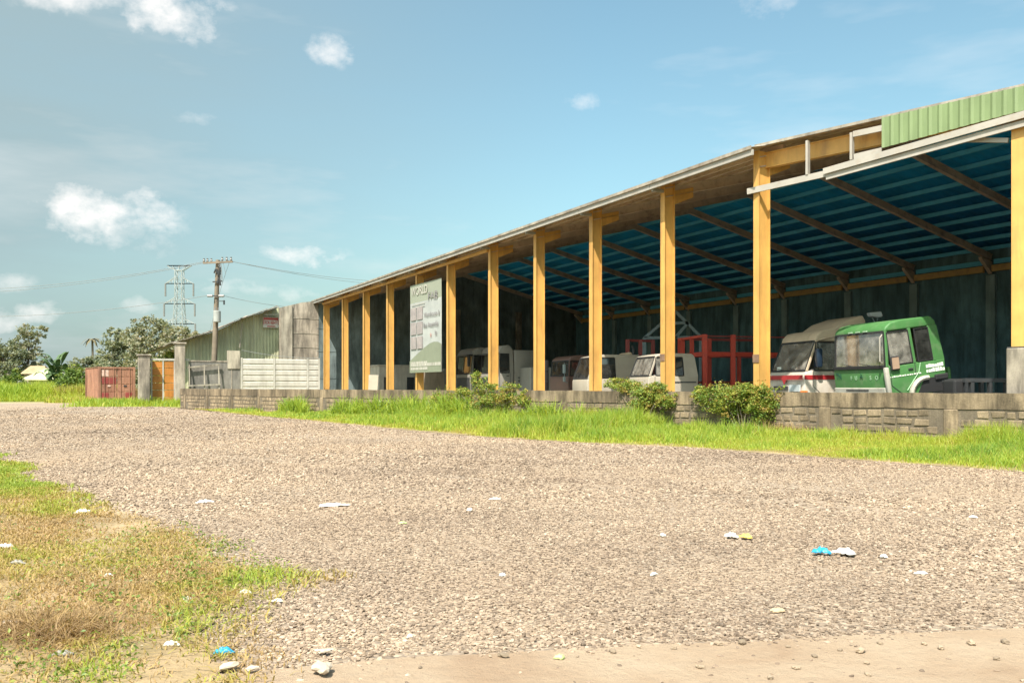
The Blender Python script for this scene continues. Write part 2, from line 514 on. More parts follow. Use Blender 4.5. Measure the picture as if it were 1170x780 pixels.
# ------------------------------------------------------------------ ground
def ground_mats():
    m, nt, b = new_mat('open_ground')
    n = tex_noise(nt, 0.08, 6)
    c = ramp(nt, [(0.35, (0.30, 0.22, 0.13)), (0.5, (0.20, 0.20, 0.06)), (0.65, (0.12, 0.17, 0.04))], n)
    nt.links.new(c, b.inputs['Base Color']); b.inputs['Roughness'].default_value = 1
    g, nt, b = new_mat('gravel_ground')
    v = nt.nodes.new('ShaderNodeTexVoronoi'); v.inputs['Scale'].default_value = 26
    ge = nt.nodes.new('ShaderNodeNewGeometry'); nt.links.new(ge.outputs['Position'], v.inputs['Vector'])
    cells = ramp(nt, [(0.0, (0.19, 0.145, 0.108)), (0.5, (0.295, 0.225, 0.167)), (1.0, (0.40, 0.315, 0.24))], v.outputs['Color'])
    big = tex_noise(nt, 0.22, 6, (1, 1, 1), 0.6, dist=.6)
    dirt = ramp(nt, [(0.48, 0.0), (0.68, 0.75)], big)
    dn = tex_noise(nt, 4, 5)
    dc = ramp(nt, [(0.3, (0.34, 0.24, 0.155)), (0.7, (0.41, 0.29, 0.19))], dn)
    c = mixc(nt, dirt, cells, dc)
    nt.links.new(c, b.inputs['Base Color']); b.inputs['Roughness'].default_value = 1
    inv = nt.nodes.new('ShaderNodeMath'); inv.operation = 'SUBTRACT'; inv.inputs[0].default_value = 1
    nt.links.new(v.outputs['Distance'], inv.inputs[1])
    bump(nt, b, inv.outputs[0], 0.9, 0.03)
    d, nt, b = new_mat('hard_sandy_dirt')
    n = tex_noise(nt, 1.4, 8, (1, 1, 1), 0.6, dist=.5)
    c = ramp(nt, [(0.25, (0.30, 0.20, 0.128)), (0.5, (0.375, 0.275, 0.19)), (0.75, (0.42, 0.325, 0.235))], n)
    sp = tex_noise(nt, 42, 3)
    c = mixc(nt, ramp(nt, [(0.62, 0.0), (0.72, 0.5)], sp), c, (0.27, 0.19, 0.12))
    nt.links.new(c, b.inputs['Base Color']); b.inputs['Roughness'].default_value = 1
    bump(nt, b, tex_noise(nt, 11, 10, (1, 1, 1), .75), 0.9, 0.035)
    s, nt, b = new_mat('verge_soil')
    n = tex_noise(nt, 1.1, 7, dist=.4)
    c = ramp(nt, [(0.3, (0.17, 0.15, 0.045)), (0.5, (0.24, 0.18, 0.09)), (0.7, (0.36, 0.26, 0.15))], n)
    nt.links.new(c, b.inputs['Base Color']); b.inputs['Roughness'].default_value = 1
    bump(nt, b, tex_noise(nt, 14, 6), 0.6, 0.03)
    return m, g, d, s


M_OPEN, M_GRAVEL, M_DIRT, M_SOIL = ground_mats()


def sheet(name, pts, z, mat, kind='structure', sub=None):
    me = bpy.data.meshes.new(name)
    me.from_pydata([(p[0], p[1], z) for p in pts], [], [tuple(range(len(pts)))])
    me.materials.append(mat)
    o = link(name, me); o['kind'] = kind
    if me.polygons[0].normal.z < 0: me.flip_normals()
    return o


sheet('ground', [(-480, -60), (480, -60), (480, 700), (-480, 700)], 0.0, M_OPEN)
# far wooded land behind everything, so the horizon is not a bare line
VERGE = [(17.0, 3.6), (11.5, 9.2), (7.8, 13.1), (5.8, 15.6), (3.9, 18.2), (1.6, 20.0), (-0.55, 22.1), (-4.0, 27.0), (-7.8, 33.0), (-14, 42.5), (-21, 54), (-27, 62)]
sheet('gravel_lot', [(-60, -20), (40, -20), (24, -3.0)] + VERGE + [(-29, 66), (-75, 66)], 0.004, M_GRAVEL)
EDGE = [(-3.2, 3.2), (-1.9, 3.75), (-1.15, 3.98), (-0.5, 4.18), (0.0, 4.25), (0.6, 4.38), (1.1, 4.42), (1.8, 4.55), (2.7, 4.68), (4.5, 4.95), (9, 5.6)]
sheet('dirt_track', EDGE + [(9, -12), (-9, -12), (-9, 1.5)], 0.008, M_DIRT)
floor_pts = [ad(A0 - 16, 39.2), ad(66, 39.2), ad(66, DC - 1), ad(A0 + 3, DC - .4), C0 - P * .1, C0 + KD * 14]
sheet('warehouse_floor', floor_pts, 0.006, paint('floor_concrete', (0.30, 0.31, 0.31), 0.9, (0.18, 0.18, 0.175), 0.5, 0.4, 1, 0.2))
sheet('verge', VERGE + [tuple((W0 + WDIR * WLEN)[:2]), tuple((W0 - WDIR * 8)[:2])], 0.010, M_SOIL)
sheet('far_road', [(-75, 64.8), (-28.2, 64.8), (-27.5, 66.5), (-75, 74)], 0.006, M_DIRT)


def pebble_material():
    m, nt, b = new_mat('pebbles')
    oi = nt.nodes.new('ShaderNodeObjectInfo')
    c = ramp(nt, [(0.0, (0.16, 0.12, 0.088)), (0.25, (0.25, 0.19, 0.14)), (0.6, (0.335, 0.255, 0.185)), (0.88, (0.42, 0.33, 0.245)), (1.0, (0.50, 0.41, 0.32))], oi.outputs['Random'])
    n = tex_noise(nt, 60, 3)
    c = mixc(nt, 1.0, c, ramp(nt, [(0.3, 0.8), (0.7, 1.1)], n), 'MULTIPLY')
    at = nt.nodes.new('ShaderNodeAttribute'); at.attribute_type = 'INSTANCER'; at.attribute_name = 'shade'
    tone = ramp(nt, [(0.0, (0.66, 0.63, 0.63)), (0.5, (0.95, 0.925, 0.92)), (1.0, (1.15, 1.10, 1.06))], at.outputs['Fac'])
    c = mixc(nt, 1.0, c, tone, 'MULTIPLY')
    nt.links.new(c, b.inputs['Base Color']); b.inputs['Roughness'].default_value = 0.95
    return m


M_PEB = pebble_material()


def pebble_nodes():
    ng = bpy.data.node_groups.new('pebble_scatter', 'GeometryNodeTree')
    ng.interface.new_socket('Geometry', in_out='INPUT', socket_type='NodeSocketGeometry')
    ng.interface.new_socket('Geometry', in_out='OUTPUT', socket_type='NodeSocketGeometry')
    N, L = ng.nodes, ng.links
    gi, go = N.new('NodeGroupInput'), N.new('NodeGroupOutput')
    m2p = N.new('GeometryNodeMeshToPoints'); L.new(gi.outputs[0], m2p.inputs['Mesh'])
    join = N.new('GeometryNodeJoinGeometry')
    for k in range(7):
        ico = N.new('GeometryNodeMeshIcoSphere'); ico.inputs['Radius'].default_value = 0.5
        ico.inputs['Subdivisions'].default_value = 2
        sp = N.new('GeometryNodeSetPosition'); L.new(ico.outputs[0], sp.inputs['Geometry'])
        pos = N.new('GeometryNodeInputPosition')
        no = N.new('ShaderNodeTexNoise'); no.noise_dimensions = '4D'; no.inputs['W'].default_value = k * 3.7 + 0.5
        no.inputs['Scale'].default_value = 1.9; no.inputs['Detail'].default_value = 1.5
        L.new(pos.outputs[0], no.inputs['Vector'])
        s = N.new('ShaderNodeVectorMath'); s.operation = 'SUBTRACT'
        L.new(no.outputs['Color'], s.inputs[0]); s.inputs[1].default_value = (0.5, 0.5, 0.5)
        sc = N.new('ShaderNodeVectorMath'); sc.operation = 'SCALE'; sc.inputs['Scale'].default_value = 1.15
        L.new(s.outputs[0], sc.inputs[0]); L.new(sc.outputs[0], sp.inputs['Offset'])
        sm = N.new('GeometryNodeSetMaterial'); sm.inputs['Material'].default_value = M_PEB
        L.new(sp.outputs[0], sm.inputs[0])
        ss = N.new('GeometryNodeSetShadeSmooth'); ss.inputs['Shade Smooth'].default_value = False
        L.new(sm.outputs[0], ss.inputs[0])
        g2i = N.new('GeometryNodeGeometryToInstance'); L.new(ss.outputs[0], g2i.inputs[0])
        L.new(g2i.outputs[0], join.inputs[0])
    iop = N.new('GeometryNodeInstanceOnPoints')
    iop.inputs['Pick Instance'].default_value = True
    L.new(m2p.outputs[0], iop.inputs['Points']); L.new(join.outputs[0], iop.inputs['Instance'])
    ri = N.new('FunctionNodeRandomValue'); ri.data_type = 'INT'
    ri.inputs[4].default_value = 0; ri.inputs[5].default_value = 6
    L.new(ri.outputs[2], iop.inputs['Instance Index'])
    at = N.new('GeometryNodeInputNamedAttribute'); at.data_type = 'FLOAT_VECTOR'; at.inputs[0].default_value = 'size'
    L.new(at.outputs[0], iop.inputs['Scale'])
    ar = N.new('GeometryNodeInputNamedAttribute'); ar.data_type = 'FLOAT_VECTOR'; ar.inputs[0].default_value = 'turn'
    e2r = N.new('FunctionNodeEulerToRotation'); L.new(ar.outputs[0], e2r.inputs[0])
    L.new(e2r.outputs[0], iop.inputs['Rotation'])
    L.new(iop.outputs[0], go.inputs[0])
    return ng


def interp_edge(pts, x):
    xs = np.array([p[0] for p in pts]); ys = np.array([p[1] for p in pts])
    o = np.argsort(xs)
    return np.interp(x, xs[o], ys[o])


def wave(x, y, s=1.0, k=0):
    r = np.random.default_rng(100 + k)
    v = np.zeros_like(x)
    for i in range(7):
        f = s * (0.6 + i * 0.55); a = r.uniform(0, 6.28); ph = r.uniform(0, 6.28)
        v += np.sin((x * math.cos(a) + y * math.sin(a)) * f + ph) / (1 + 0.45 * i)
    return v / 2.6


def left_patch(x, y):
    """1 inside the grassy corner at the lower left of the lot, fading over its ragged edge"""
    xs = np.array([2.5, 3.4, 3.9, 4.4, 5.0, 5.9, 6.6, 8.0, 10.0, 12.5, 14.6, 16.0])
    ed = np.array([-1.2, -1.15, -1.3, -1.42, -1.5, -1.35, -2.0, -3.1, -5.0, -7.0, -8.3, -9.5])
    e = np.interp(y, xs, ed)
    return np.clip((e - x) / 0.55 + 0.5 + 0.55 * wave(x, y, 2.6, 3), 0, 1) * (y < 16.5)


def gravel():
    P_, S_, H_ = [], [], []
    for z0, z1, dens, smin, smax in ((3.4, 6.0, 3000, .009, .033), (6.0, 9, 1800, .012, .035), (9, 14, 800, .017, .044), (14, 21, 330, .022, .052), (21, 34, 110, .028, .065), (34, 58, 42, .04, .085)):
        area = 0.84 * (z1 * z1 - z0 * z0) * 1.0
        n = int(area * dens)
        z = np.sqrt(RNG.uniform(z0 * z0, z1 * z1, n)); x = RNG.uniform(-0.84, 0.84, n) * z
        e = interp_edge(EDGE, x)
        keep = RNG.uniform(0, 1, n) < np.clip((z - e) / 0.16 + 0.45 + 0.55 * wave(x, z, 5, 8) + .3 * wave(x, z, 1.7, 9), .022, 1)
        vx = np.array([p[0] for p in VERGE]); vy = np.array([p[1] for p in VERGE]); o = np.argsort(vy)
        side = np.interp(z, vy[o], vx[o])
        keep &= x < side + 0.25 * wave(x, z, 2, 5)
        keep &= RNG.uniform(0, 1, n) > left_patch(x, z) * 0.93
        tr = np.exp(-((x * .62 + z * .78 - 9.2 + .5 * wave(x, z, .5, 14)) / .35) ** 2) + np.exp(-((x * .62 + z * .78 - 11.2 + .5 * wave(x, z, .5, 15)) / .4) ** 2)
        keep &= RNG.uniform(0, 1, n) < np.clip((57 - z + 5 * wave(x, z, .25, 20)) / 20, 0, 1)
        bare = np.clip(wave(x, z, 0.45, 11) * 1.3 - 0.40, 0, 0.72) + .75 * tr * np.clip(.5 + wave(x, z, 1.3, 16), 0, 1)
        keep &= RNG.uniform(0, 1, n) > bare
        x, z = x[keep], z[keep]; n = len(x)
        s = smin + (smax - smin) * RNG.beta(1.5, 2.6, n)
        s *= np.clip(1 + .35 * wave(x, z, .8, 17), .6, 1.5)
        H_.append(np.clip(.5 + .36 * wave(x, z, .55, 18) + .24 * wave(x, z, 2.3, 19), 0, 1))
        P_.append(np.c_[x, z, 0.004 + s * RNG.uniform(0.02, 0.24, n)])
        S_.append(np.c_[s * RNG.uniform(.85, 1.35, n), s * RNG.uniform(.7, 1.1, n), s * RNG.uniform(.42, .68, n)])
    p = np.concatenate(P_); s = np.concatenate(S_)
    me = bpy.data.meshes.new('gravel')
    me.vertices.add(len(p)); me.vertices.foreach_set('co', p.astype(np.float32).ravel())
    a = me.attributes.new('size', 'FLOAT_VECTOR', 'POINT'); a.data.foreach_set('vector', s.astype(np.float32).ravel())
    t = np.c_[RNG.uniform(-.35, .35, len(p)), RNG.uniform(-.35, .35, len(p)), RNG.uniform(0, 6.28, len(p))]
    a = me.attributes.new('turn', 'FLOAT_VECTOR', 'POINT'); a.data.foreach_set('vector', t.astype(np.float32).ravel())
    a = me.attributes.new('shade', 'FLOAT', 'POINT'); a.data.foreach_set('value', np.concatenate(H_).astype(np.float32))
    me.materials.append(M_PEB)
    o = link('gravel', me); o['kind'] = 'stuff'; o['label'] = 'loose tan and grey gravel spread over the lot'; o['category'] = 'gravel'
    md = o.modifiers.new('scatter', 'NODES'); md.node_group = pebble_nodes()
    print('pebbles', len(p))


gravel()


# ------------------------------------------------------------------ warehouse
EAVE = 7.75                 # underside of sheeting at the column line
RISE, HALF = 2.73, 11.15
SL = RISE / HALF
AEND = 64.9
ASTART = A0 - 16.0
DBACK = DC + 2 * HALF
KSLOPE = -(KD.dot(P)) / KD.dot(U)   # inward step of the kinked edge per metre of a


def d_front(a):
    return DC if a >= A0 else DC + (A0 - a) * KSLOPE


COLX = [864, 757, 675, 611, 559, 511, 475.5, 442, 415, 391, 370]
COLA = []
for cx_ in COLX:
    Zc = 23.8 * 784 / (cx_ - 80)
    COLA.append(px(cx_, 441, Zc).dot(U))
EXTRA = [A0 - 4.18 * k for k in (1, 2, 3)]


def warehouse():
    t = thing('open_warehouse', 'long open-fronted warehouse with tall yellow steel columns and a shallow gable roof', 'warehouse', ad(A0, DC))
    bw = dict(parent=t, world=True)

    def column(base, top, ddir, z0=0.0, hw=0.24, depth=0.40):
        """I section column: outer flange to the road, web recessed"""
        m = MB()
        x = ddir; y = Vector((-x.y, x.x, 0))
        c = Vector(base)

        def blk(d0, d1, w0, w1, za, zb):
            q = [c + x * d0 + y * w0, c + x * d1 + y * w0, c + x * d1 + y * w1, c + x * d0 + y * w1]
            m.prism([V(p.x, p.y, za) for p in q], (0, 0, zb - za))
        blk(0, .022, -hw / 2, hw / 2, z0, top)
        blk(depth - .022, depth, -hw / 2, hw / 2, z0, top)
        blk(.0225, depth - .0225, -.05, .05, z0, top - .004)
        col = m.build('column', YEL, **bw)
        m = MB()
        q = [c + x * -.06 + y * -.2, c + x * (depth + .06) + y * -.2, c + x * (depth + .06) + y * .2, c + x * -.06 + y * .2]
        m.prism([V(p.x, p.y, z0 + .001) for p in q], (0, 0, .03))
        m.build('base_plate', DARKST, col, world=True)
        return col

    rows = COLA
    for i, a in enumerate(rows):
        base = ad(a, DC)
        col = column(base, EAVE - .06, P, hw=.22)
        # patches of grey repair on a few columns
        if i in (0, 1):
            m = MB(); zc = 2.05 if i == 0 else 2.2
            m.box((0, 0, 0), (.235, .012, .22))
            o = m.build('rust_patch', paint('rust_patch', (0.20, 0.12, 0.08), .9, None, 0, 4, 1, .3), col)
            o.location = base - P * .012 - parent_offset(t) + V(0, 0, zc); o.rotation_euler = (0, 0, math.atan2(U.y, U.x))
        # haunch of the front rafter
        m = MB()
        lo = ad(a, DC + .40, EAVE - .30); hi = ad(a, DC + 1.15, EAVE - .30 + .75 * SL)
        m.prism([lo + V(0, 0, -.42), hi + V(0, 0, -.30), hi + V(0, 0, .02), lo + V(0, 0, .02)], U * 0.16)
        m.v = [tuple(Vector(p) - U * .08) for p in m.v]
        m.build('haunch', YEL, **bw)
        if i >= 1:
            m = MB()
            m.bar(ad(a - .05, DC - .01, EAVE - .33), ad(a - .05, DC - .44, EAVE - .33), .07, .10)
            m.build('outrigger', CHANNEL, **bw)
    # rafters
    for a in EXTRA + rows:
        df = d_front(a)
        zf = EAVE if a >= A0 - .01 else EAVE
        ridge = ad(a, DC + HALF, EAVE + RISE - .37)
        m = MB(); m.ibeam(ad(a, df + .05, zf - .37), ridge, .16, .29, .03, .08)
        m.build('rafter', RAFTER, **bw)
        m = MB(); m.ibeam(ridge, ad(a, DBACK - .1, EAVE - .37), .16, .29, .03, .08)
        m.build('rafter', RAFTER, **bw)
        m = MB()
        m.prism([ad(a - .09, DBACK - .15, EAVE - 1.15), ad(a - .09, DBACK - .15, EAVE - .58), ad(a - .09, DBACK - .9, EAVE - .58 + .75 * SL), ad(a - .09, DBACK - .85, EAVE - .68 + .7 * SL)], U * .18)
        m.build('knee_haunch', RAFTER, **bw)
    # purlins, front and rear slope
    for k in range(10):
        f = (k + .45) / 10
        d = DC + HALF * f
        a_lo = A0 - max(0, (d - DC - .35)) / KSLOPE
        a_lo = max(a_lo, ASTART)
        m = MB(); z = EAVE + RISE * f - .12
        m.bar(ad(A0, d, z), ad(AEND, d, z), .09, .17)
        dfl = d_front(a_lo); zl = EAVE + RISE * (d - dfl) / (DC + HALF - dfl) - .12
        zm_a = (a_lo + A0) / 2; dfm = d_front(zm_a); zm_ = EAVE + RISE * (d - dfm) / (DC + HALF - dfm) - .12
        m.bar(ad(a_lo, d, zl), ad(zm_a, d, zm_), .09, .17); m.bar(ad(zm_a, d, zm_), ad(A0 - .002, d, z), .09, .17)
        m.build('purlin', RAFTER, **bw)
        d = DBACK - HALF * f
        m = MB(); m.bar(ad(ASTART, d, z), ad(AEND, d, z), .09, .17); m.build('purlin', PURLIN, **bw)
    # corrugated sheets
    SHEETF = paint('tan_roof_underside', (0.44, 0.30, 0.175), 0.7, (0.24, 0.16, 0.10), 0.4, 0.8, 1, 0.15)  # warm light bounced from the ground is put into this tan
    def slope(name, front):
        n = int((AEND + .3 - ASTART) / .1)
        vs, qs = [], []
        for i in range(n + 1):
            a = ASTART + (AEND + .3 - ASTART) * i / n
            rib = (.028 if i % 4 in (1, 2) else 0.0)
            if front:
                if a >= A0 - .38: d0, z0 = DC - .50, EAVE - .50 * SL
                else: d0, z0 = d_front(a) - .08, EAVE
            else:
                d0, z0 = DBACK + .35, EAVE - .35 * SL
            e = ad(a, d0, z0 + rib); r = ad(a, DC + HALF, EAVE + RISE + rib)
            vs += [e, r, e + V(0, 0, .012), r + V(0, 0, .012)]
            if i:
                o = (i - 1) * 4
                qs += [(o, o + 1, o + 5, o + 4), (o + 2, o + 6, o + 7, o + 3), (o, o + 4, o + 6, o + 2)]
        o = parent_offset(t)
        vs = [tuple(v - o) for v in vs]
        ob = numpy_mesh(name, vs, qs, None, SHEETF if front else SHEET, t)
        ob.data.materials.append(RUSTROOF)
        mi = np.tile(np.array([0, 1, 1], np.int32), len(qs) // 3); ob.data.polygons.foreach_set('material_index', mi)
        return ob
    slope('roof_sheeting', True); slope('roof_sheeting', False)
    m = MB(); m.bar(ad(ASTART, DC + HALF, EAVE + RISE + .05), ad(AEND + .3, DC + HALF, EAVE + RISE + .05), .5, .03); m.build('ridge_cap', RUSTROOF, **bw)
    # eave channel at the edge of the overhang, edge flashing above it
    for j in range(len(rows) - 1):
        a, b = rows[j] + (-.40 if j == 0 else 0) + .01, rows[j + 1] - .01
        m = MB(); m.bar(ad(a, DC - .47, EAVE - .24), ad(b, DC - .47, EAVE - .24), .06, .15); m.build('eave_channel', CHANNEL, **bw)
    m = MB(); m.bar(ad(rows[-1] + .01, DC - .47, EAVE - .24), ad(AEND + .3, DC - .47, EAVE - .24), .06, .15); m.build('eave_channel', CHANNEL, **bw)
    m = MB(); m.bar(ad(A0 - .38, DC - .53, EAVE - .115), ad(AEND + .3, DC - .53, EAVE - .115), .03, .09); m.build('edge_flashing', RUSTROOF, **bw)
    # yellow tie beams along the far columns
    for j in range(4, len(rows) - 1):
        m = MB(); m.bar(ad(rows[j] + .05, DC - .07, EAVE - .42), ad(rows[j + 1] - .05 + .1, DC - .07, EAVE - .42), .09, .13); m.build('tie_beam', YEL, **bw)
    # ---- the kinked end bay
    rz = math.atan2(KD.y, KD.x)
    k1 = on_k(1163, 441)
    pm = MB(); nrm = Vector((-KD.y, KD.x, 0))
    pm.box((k1.x + nrm.x * .18, k1.y + nrm.y * .18, 1.07), (.42, .52, 2.12), rz); pm.bevel(.02, 1)
    pm.build('concrete_pedestal', CONC, **bw)
    column(V(k1.x, k1.y, 0) - KD * .0, 7.15, nrm, z0=2.13, hw=.26, depth=.42)
    for s in (9.6, 13.0):
        q = C0 + KD * s
        column(V(q.x, q.y, 0), 7.2, nrm, z0=0, hw=.26, depth=.42)
    # yellow edge beam under the roof edge
    e0 = C0 + KD * .05 + nrm * .3; e1 = C0 + KD * 14 + nrm * .3
    m = MB(); m.ibeam(V(e0.x, e0.y, EAVE - .30), V(e1.x, e1.y, EAVE - .30), .16, .42, .03, .1); m.build('edge_beam', YEL, **bw)
    m = MB()
    a_, b_ = C0 + KD * .02 - nrm * .1, C0 + KD * 14 - nrm * .1
    m.bar(V(a_.x, a_.y, EAVE + .045), V(b_.x, b_.y, EAVE + .045), .04, .07); m.build('edge_flashing', RUSTROOF, **bw)

    def kbar(x0, y0, x1, y1, off, w, h, name, mat):
        m = MB(); p0, p1 = on_k(x0, y0, off), on_k(x1, y1, off)
        m.bar(p0, p1, w, h); m.build(name, mat, **bw)
    kbar(854, 219, 948, 197.5, -.06, .05, .16, 'girt_channel', CHANNEL)
    kbar(941, 196, 1250, 108, -.16, .05, .15, 'girt_channel', CHANNEL)
    kbar(944, 202.5, 1250, 119, -.10, .05, .14, 'girt_channel', CHANNEL)
    kbar(1098, 160, 1152, 160.5, .05, .05, .10, 'strut', CHANNEL)
    kbar(975, 153.5, 1008, 146.5, -.05, .05, .14, 'girt_channel', CHANNEL)
    kbar(976, 179.5, 1008, 172, -.05, .05, .14, 'girt_channel', CHANNEL)
    for x, ya, yb in ((923, 161, 200), (973.5, 152, 183)):
        m = MB(); p0, p1 = on_k(x, ya, -.04), on_k(x, yb, -.04)
        m.bar(V(p0.x, p0.y, p0.z), V(p0.x, p0.y, p1.z), .06, .13, up=nrm); m.build('fascia_post', CHANNEL, **bw)
    # ribbed light green fascia sheets
    xs = [1008, 1062, 1122, 1190, 1270, 1370]
    for i in range(5):
        m = MB(); x0, x1 = xs[i], xs[i + 1]
        pa, pb = on_k(x0, 441, -.17), on_k(x1, 441, -.17)
        ln = (pb - pa).length; nn = int(ln / .055)
        prof = []
        for q in range(nn + 1):
            w = (pb - pa) * (q / nn) + pa
            h = .03 if (q % 4) == 0 else 0.0
            prof.append(w - nrm * h)
        top = EAVE + .015
        vs, fs = [], []
        for q, w in enumerate(prof):
            s = (V(w.x, w.y, 0) - V(C0.x, C0.y, 0)).dot(KD)
            zb = 7.0 + (s - 3.0) * .066
            vs += [V(w.x, w.y, zb), V(w.x, w.y, top)]
            if q: fs.append((2 * q - 2, 2 * q, 2 * q + 1, 2 * q - 1))
        m.add(vs, fs); m.build('fascia_sheet', FASCIA, **bw)
    # ---- walls
    m = MB()
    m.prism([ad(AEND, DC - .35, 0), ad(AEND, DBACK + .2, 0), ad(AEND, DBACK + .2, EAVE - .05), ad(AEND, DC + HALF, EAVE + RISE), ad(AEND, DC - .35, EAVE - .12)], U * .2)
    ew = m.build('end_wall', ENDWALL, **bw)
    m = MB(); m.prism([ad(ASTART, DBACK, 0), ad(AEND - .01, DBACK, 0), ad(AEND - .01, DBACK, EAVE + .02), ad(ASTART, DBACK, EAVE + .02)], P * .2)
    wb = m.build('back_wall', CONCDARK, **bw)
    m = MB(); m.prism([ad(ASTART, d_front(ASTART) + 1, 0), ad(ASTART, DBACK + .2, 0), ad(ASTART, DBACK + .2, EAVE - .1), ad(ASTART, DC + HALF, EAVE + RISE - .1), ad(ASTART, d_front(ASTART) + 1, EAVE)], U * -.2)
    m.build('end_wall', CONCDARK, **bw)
    # horizontal pour joints and pilasters
    for a in EXTRA + rows[:-1]:
        m = MB(); m.box((0, 0, 0), (.45, .16, EAVE - 1.2))
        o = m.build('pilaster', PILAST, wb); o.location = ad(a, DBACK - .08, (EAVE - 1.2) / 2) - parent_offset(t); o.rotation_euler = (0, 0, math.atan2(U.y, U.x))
    for d in (DC + 5.5, DC + 11.15, DC + 16.7):
        m = MB(); m.box((0, 0, 0), (.16, .5, EAVE - .3))
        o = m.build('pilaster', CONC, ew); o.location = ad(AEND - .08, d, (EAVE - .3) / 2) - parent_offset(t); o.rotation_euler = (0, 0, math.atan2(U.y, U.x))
    for z in (1.9, 3.9, 5.6):
        m = MB(); m.bar(ad(ASTART, DBACK - .012, z), ad(AEND - .02, DBACK - .012, z), .02, .05); m.build('pour_joint', CONCDARK, wb, world=True)
        m = MB(); m.bar(ad(AEND - .012, DC - .2, z), ad(AEND - .012, DBACK - .05, z), .02, .05); m.build('pour_joint', ENDWALL, ew, world=True)
    # yellow eave beams between the rafter feet at the back
    al = sorted(EXTRA + rows)
    for j in range(len(al) - 1):
        m = MB(); m.bar(ad(al[j] + .22, DBACK - .32, EAVE - .93), ad(al[j + 1] - .22, DBACK - .32, EAVE - .93), .14, .30); m.build('eave_beam', YELBACK, **bw)
        m = MB(); m.bar(ad(al[j] + .22, DBACK - .20, EAVE - .60), ad(al[j + 1] - .22, DBACK - .20, EAVE - .60), .06, .22); m.build('eave_strut', PURLIN, **bw)
    return t


WH = warehouse()


